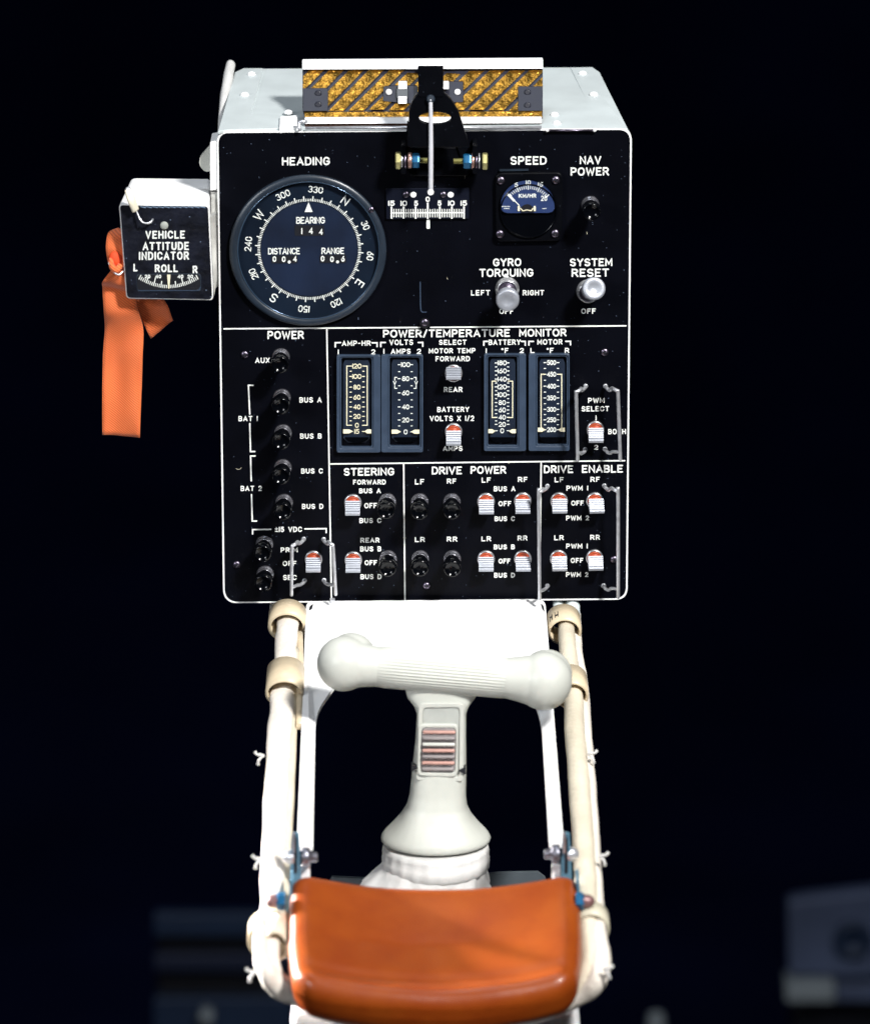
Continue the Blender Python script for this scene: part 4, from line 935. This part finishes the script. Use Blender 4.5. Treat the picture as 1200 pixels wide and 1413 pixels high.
for i in range(7):
    y = 1010.5 + i * 8.5; hgt = [.0022, .003, .0036, .004, .0038, .003, .0024][i]
    mb = MB(); a = P(585.5 - i * .25, y, TY - hgt); b = P(626 - i * .25, y + .3, TY - hgt); mb.tube([a, b], 2.5 * K, 10, 1, roundcap=True); mb.build('wheel_rib', [M['pinkish'], M['greyrub'], M['offw'], M['pinkish'], M['greyrub'], M['pinkish'], M['greyrub']][i], hc)
for pts_ in ([(567.5, 1055), (577, 1060), (567.5, 1065.5)], [(642.5, 1058.5), (632.5, 1064), (642.5, 1069.5)]):
    plate('index_mark', pts_, TY - .0022, .006, M['well'], hc)
# fabric boot
bc = P(601, 1170, HY)
mb = MB()
def wob(a, h): return 1 + .006 * math.sin(a * 23) + .01 * noise.noise(Vector((math.cos(a) * 3, math.sin(a) * 3, h * 200)))
mb.lathe([(.0345, .004), (.0355, .000), (.0352, -.004), (.0358, -.0045), (.0355, -.012), (.034, -.0135)], P(601, 1172, HY), (0, 0, 1), 160, wob=wob); mb.build('boot_band', M['cloth'], hc)
def wob2(a, h):
    k = min(1, max(0, (-h - .004) / .02))
    return 1 + k * (.04 * math.sin(a * 9 + 2 * noise.noise(Vector((math.cos(a) * 2, math.sin(a) * 2, h * 40)))) + .035 * math.sin(a * 17 + h * 160) + .13 * noise.noise(Vector((math.cos(a) * 5, math.sin(a) * 5, h * 110 + 4)))) + .42 * k * max(0, -LS * math.cos(a))
LS = -1 if ((0, 0, 1) and (Vector((0, 0, 1)).to_track_quat('Z', 'Y') @ Vector((1, 0, 0))).x < 0) else 1
mb = MB(); mb.lathe([(.0335, -.002), (.0345, -.008), (.035, -.013), (.0365, -.018), (.037, -.024), (.0365, -.03), (.0375, -.038), (.037, -.05), (.035, -.07), (.033, -.1)], P(600, 1182, HY), (0, 0, 1), 200, wob=wob2); mb.build('fabric_boot', M['cloth'], hc)

zb = P(600, 1182, HY).z - .095
MB().box((0, HY, (zb + FLOOR) / 2), (.05, .05, zb - FLOOR)).build('pedestal', M['white'], hc, bevel=.002)

# ================================================================== ARMREST PAD
ar = thing('armrest', P(600, 1400, -.42), 'glossy brown leather armrest pad with a dished top in front of the hand controller', 'armrest')
def pad():
    a, b, c, r = .0905, .064, .0160, .0145
    n = 44; vs = {}; mb = MB(); V = []; F = []
    idx = {}
    def vert(p):
        k = (round(p[0], 5), round(p[1], 5), round(p[2], 5))
        if k not in idx: idx[k] = len(V); V.append(Vector(p))
        return idx[k]
    import itertools
    for axis in range(3):
        for sgn in (-1, 1):
            o = [i for i in range(3) if i != axis]
            for i in range(n):
                for j in range(n):
                    quad = []
                    for di, dj in ((0, 0), (1, 0), (1, 1), (0, 1)):
                        p = [0, 0, 0]; p[axis] = sgn; p[o[0]] = -1 + 2 * (i + di) / n; p[o[1]] = -1 + 2 * (j + dj) / n; quad.append(vert(p))
                    F.append(tuple(quad))
    H = Vector((a, b, c)); out = []
    for p in V:
        # concentrate samples toward the edges
        s = Vector([math.sin(v * PI / 2) * .5 + v * .5 for v in p]); s = Vector([s[i] * H[i] for i in range(3)])
        inn = Vector([max(-(H[i] - r), min(H[i] - r, s[i])) for i in range(3)]); d = s - inn
        q_ = inn + d.normalized() * r if d.length > 1e-9 else s
        x, y, z = q_; u = x / a; v = -y / b      # v = +1 at the front
        # rounded front corners in plan
        if v > 0: x *= 1 - .10 * max(0, abs(u) - .4) ** 1 * v ** 2.5
        y += .012 * u * u * (1 if v > 0 else -.25) * abs(v) ** .8          # bowed front, hollow back
        top = (z + c) / (2 * c)
        z -= .0165 * (1 - u * u) * (1 if v < .6 else 1) * (.35 + .65 * (1 - max(0, v)))   # saddle
        z -= .0016 * math.exp(-((v - .66) / .1) ** 2) * top * (1 - u ** 6)            # crease in front of the lip
        if z < 0: z -= .004 * max(0, v) * (1 - .9 * u * u)
        z += .0006 * noise.noise(Vector((x * 30, y * 30, z * 30)))
        out.append(Vector((x, y, z)))
    c0 = P(600, 1304, -.435); rot = Matrix.Rotation(R(18.5), 3, 'X')
    return MB().add([c0 + rot @ v for v in out], F, True)
pd = pad().build('leather_pad', M['leather'], ar)
for s, xs in ((-1, 400), (1, 799)):
    f = lay([(xs - s * 2 - 2, 1215), (xs - s * 2 + 2, 1215), (xs + s * 3 + 2, 1325), (xs + s * 3 - 2, 1325)], -.40); MB().prism(f, shift(f, .02)).build('side_bracket', M['bplate'], ar, bevel=.0003)
MB().sphere(P(797.5, 1296, -.43), 2.6 * K).build('bracket_rivet', M['chrome'], ar)

# ================================================================== POST below the pad
po = thing('support_post', (P(600, 1413, -.3).x, -.32, 0), 'white post that carries the console, showing below the brown armrest', 'post')
zt = P(600, 1380, -.40).z
mb = MB(); pf = lambda hw, z, y0, y1, xo=0: [Vector((xo - hw, y0, z)), Vector((xo + hw, y0, z)), Vector((xo + hw, y1, z)), Vector((xo - hw, y1, z))]
mb.loft([pf(.088, zt - .002, -.42, -.26), pf(.092, zt - .03, -.42, -.26), pf(.094, zt - .06, -.42, -.25), pf(.06, FLOOR + .05, -.40, -.26), pf(.12, FLOOR + .02, -.45, -.2), pf(.12, FLOOR, -.45, -.2)]); mb.build('column', M['white'], po, bevel=.004, seg=3)
f = lay([(401, 1383), (410, 1383), (412, 1388), (403, 1389)], -.425); MB().prism(f, shift(f, .004)).build('slot', M['dsteel'], po)

# ================================================================== CABLE BUNDLES
def clampring(parent, c, t, rx, ry, wd, th=.0016, m=None, name='clamp', marks=()):
    t = t.normalized(); side = t.cross(Vector((0, 0, 1))).normalized(); up = side.cross(t); N = 40; loops = []
    for (o, h) in ((0, -wd / 2), (th, -wd / 2 + .0004), (th, wd / 2 - .0004), (0, wd / 2), (-.0001, wd / 2), (-.0001, -wd / 2)):
        loops.append([c + t * h + side * math.cos(2 * PI * i / N) * (rx + o) + up * math.sin(2 * PI * i / N) * (ry + o) for i in range(N)])
    o = MB().loft(loops, (False, False), True).build(name, m or M['nylon'], parent)
    for k, a in enumerate(marks):
        a = R(a); p = c + t * (wd * .12) + side * math.cos(a) * (rx + th) + up * math.sin(a) * (ry + th)
        nrm = (side * math.cos(a) + up * math.sin(a)).normalized(); tn = nrm.cross(t); mb = MB(); rot = Matrix((tn, t, nrm)).transposed()
        for e in ((-.0011, 0, .0004, .008), (.0011, 0, .0004, .008), (0, .0012 * (1 - 2 * k), .0022, .002)): mb.box(p + rot @ Vector((e[0], e[1], 0)), (e[2], e[3], .0003), rot)
        mb.build('clamp_print', M['well'], o, kind='stuff')
    return o
def tie(parent, x, y, Y, s):
    a = P(x, y, Y); mb = MB()
    for k in range(2):
        e = [a, a + Vector((s * .002, -.001, .001 * (1 - 2 * k))), a + Vector((s * (.0045 - k * .001), -.002, (.0015 if k == 0 else -.0030))), a + Vector((s * (.0058 - k * .002), -.001, (.0030 if k == 0 else -.0058)))]
        mb = MB(); mb.tube(e, [1.6 * K, 1.8 * K, 1.7 * K, 2.3 * K], 8, 5, wr=.35); mb.build('lacing_tie', M['cloth'], parent)
lc = thing('cable_bundle', P(375, 1385, -.4), 'pale wrapped cable bundle in tan clamps running down the left of the hand controller', 'cable bundle', 'cable bundles')
rc = thing('cable_bundle', P(815, 1385, -.4), 'pair of pale wrapped cables in lettered tan clamps down the right of the hand controller', 'cable bundle', 'cable bundles')
def cable(parent, path, r, name, m, **k):
    pts_ = [P(*p) for p in path]; return MB().tube(pts_, r, 22, 8, **k).build(name, m, parent)
cable(lc, [(397, 836, .02), (397, 862, -.04), (394, 905, -.09), (391, 950, -.13), (386, 1010, -.19), (382, 1070, -.24), (378, 1150, -.31), (375, 1220, -.37), (373, 1290, -.42), (371, 1325, -.445), (385, 1355, -.452), (420, 1372, -.45), (470, 1392, -.44), (560, 1402, -.43)],
      [v * K for v in (15, 15, 15.5, 16, 16.5, 16, 15.5, 15, 13, 12.5, 12, 12, 12, 12)], 'cable', M['wrap'], wr=.12, flat=.6)
cable(lc, [(404, 900, -.08), (400, 1000, -.17), (396, 1100, -.26), (390, 1200, -.345), (388, 1265, -.39), (386, 1310, -.42)], [v * K for v in (10, 10, 10, 10, 10, 10)], 'cable', M['wrap2'], wr=.06)
cable(lc, [(360, 1262, -.40), (359, 1310, -.44), (367, 1340, -.456), (385, 1362, -.455), (425, 1382, -.45)], [v * K for v in (6, 9, 12, 14, 13)], 'cable', M['wrap'], wr=.14)
MB().tube([P(413, 875, -.055), P(414, 930, -.11), P(413, 1003, -.18)], 5 * K, 12, 4).build('rear_tube', M['nylon'], lc)
plate('upper_tube', rect(372, 829, 416, 850), .02, .03, M['grey'], lc)
d1 = (P(391, 950, -.13) - P(397, 862, -.04))
clampring(lc, P(396.5, 856, -.03), d1, 22 * K, 19 * K, .020, .0022)
clampring(lc, P(393.5, 941, -.125), d1, 22.5 * K, 18 * K, .034, .0016)
d2 = Vector((0, -.08, -.02))
clampring(lc, P(375, 1290, -.405), d2, 27 * K, 27 * K, .016)
clampring(lc, P(381, 1294, -.42), d2, 12 * K, 20 * K, .02, m=M['wrap2'], name='cable_sheath')
for t_ in ((364, 1043, -.235, -1), (361, 1186, -.36, -1), (353, 1342, -.462, -1)): tie(lc, *t_)
cable(rc, [(780, 836, .02), (781, 862, -.03), (784, 905, -.08), (790, 950, -.12), (793, 1010, -.18), (798, 1070, -.24), (804, 1150, -.31), (808, 1220, -.37), (813, 1290, -.42), (815, 1330, -.445), (800, 1362, -.452), (760, 1384, -.45), (700, 1398, -.44), (600, 1404, -.43)],
      [v * K for v in (11, 11, 12, 13, 13.5, 14, 14, 14, 13, 13, 13, 13, 12, 12)], 'cable', M['wrap2'], wr=.07)
cable(rc, [(792, 836, .03), (793, 870, -.02), (796, 910, -.07), (802, 950, -.10), (805, 1010, -.17), (809, 1070, -.23), (814, 1150, -.30), (818, 1220, -.36), (825, 1290, -.42), (828, 1325, -.445), (822, 1355, -.455), (795, 1378, -.453), (745, 1396, -.45), (700, 1402, -.44)],
      [v * K for v in (9, 9, 9, 10, 11, 11.5, 12, 12, 11, 13, 13, 12, 12, 12)], 'cable', M['wrap'], wr=.09)
for x0, x1 in ((762, 778), (780, 800)): MB().cyl(P((x0 + x1) / 2, 822, .02), P((x0 + x1) / 2, 850, -.01), (x1 - x0) / 2 * K * 1.0, 20).build('upper_tube', M['grey'], rc)
d1 = (P(790, 950, -.12) - P(781, 862, -.03))
k1 = clampring(rc, P(778, 862, -.03), d1, 20 * K, 18 * K, .022, .0016, marks=(62, 38))
k2 = clampring(rc, P(788, 948, -.12), d1, 19 * K, 18 * K, .026, .0016, marks=(58, 34))
clampring(rc, P(815, 1275, -.405), d2, 20 * K, 22 * K, .014, m=mat('grey_nylon', (186, 180, 160), .45))
for t_ in ((811, 1041, -.225, 1), (826, 1182, -.35, 1), (832, 1338, -.462, 1)): tie(rc, *t_)

# ================================================================== OUT-OF-FOCUS EQUIPMENT BEHIND
BY = 2.6
def bplate(name, pts, Y, th, m, parent, bevel=.004):
    f = lay(pts, Y); return MB().prism(f, shift(f, th)).build(name, m, parent, bevel=bevel)
eh = thing('equipment_housing', P(1150, 1420, BY), 'blurred slate-blue equipment housing far behind at the lower right', 'equipment')
bplate('housing', rpoly([(1086, 1246), (1110, 1241), (1215, 1230), (1300, 1228), (1300, 1350), (1215, 1350), (1088, 1346)], 6, 4), BY, .03, M['slate'], eh)
MB().lathe([(.024, 0), (.024, .01), (.016, .012), (.014, .006), (0, .006)], P(1176, 1296, BY), (0, -1, 0), 24).build('lens_ring', M['dkblue'], eh)
bplate('base', rect(1092, 1340, 1300, 1358), BY + .012, .02, M['dkblue'], eh)
bplate('pale_rail', rpoly(rect(1084, 1359, 1152, 1384), 4, 4), BY - .02, .05, M['palerail'], eh)
bplate('rail', rpoly(rect(1152, 1360, 1300, 1383), 4, 4), BY - .01, .05, M['slate'], eh)
bplate('foot', rect(1095, 1384, 1300, 2200), BY + .05, .1, M['well'], eh)
rk = thing('equipment_rack', P(300, 1420, BY), 'blurred dark blue rack with horizontal bars far behind at the lower left', 'rack')
for y0, y1, m in ((1262, 1293, M['dkblue']), (1318, 1342, mat('darker_blue_enamel', (12, 24, 50), .6)), (1378, 1440, M['dkblue'])): bplate('rack_bar', rpoly(rect(212, y0, 404, y1), 4, 4), BY, .02, m, rk)
bplate('rack_back', rect(216, 1268, 400, 2200), BY + .03, .02, M['well'], rk)
MB().lathe([(0, 0), (.007, .002), (.009, .01), (.009, .03)], P(284, 1408, BY - .03), (0, 1, 0), 20).build('rack_knob', M['palerail'], rk)
kb = thing('tube_end', P(905, 1425, BY), 'small blurred pale tube end standing far behind at the bottom centre right', 'tube')
MB().lathe([(0, 0), (.008, .003), (.0105, .01), (.0105, .4)], P(905, 1396, BY), (0, 0, -1), 20).build('tube', M['palerail'], kb)
MB().cyl(P(905, 1396, BY) - Vector((0, 0, .39)), (P(905, 1396, BY).x, BY, FLOOR), .03).build('stand', M['well'], kb)
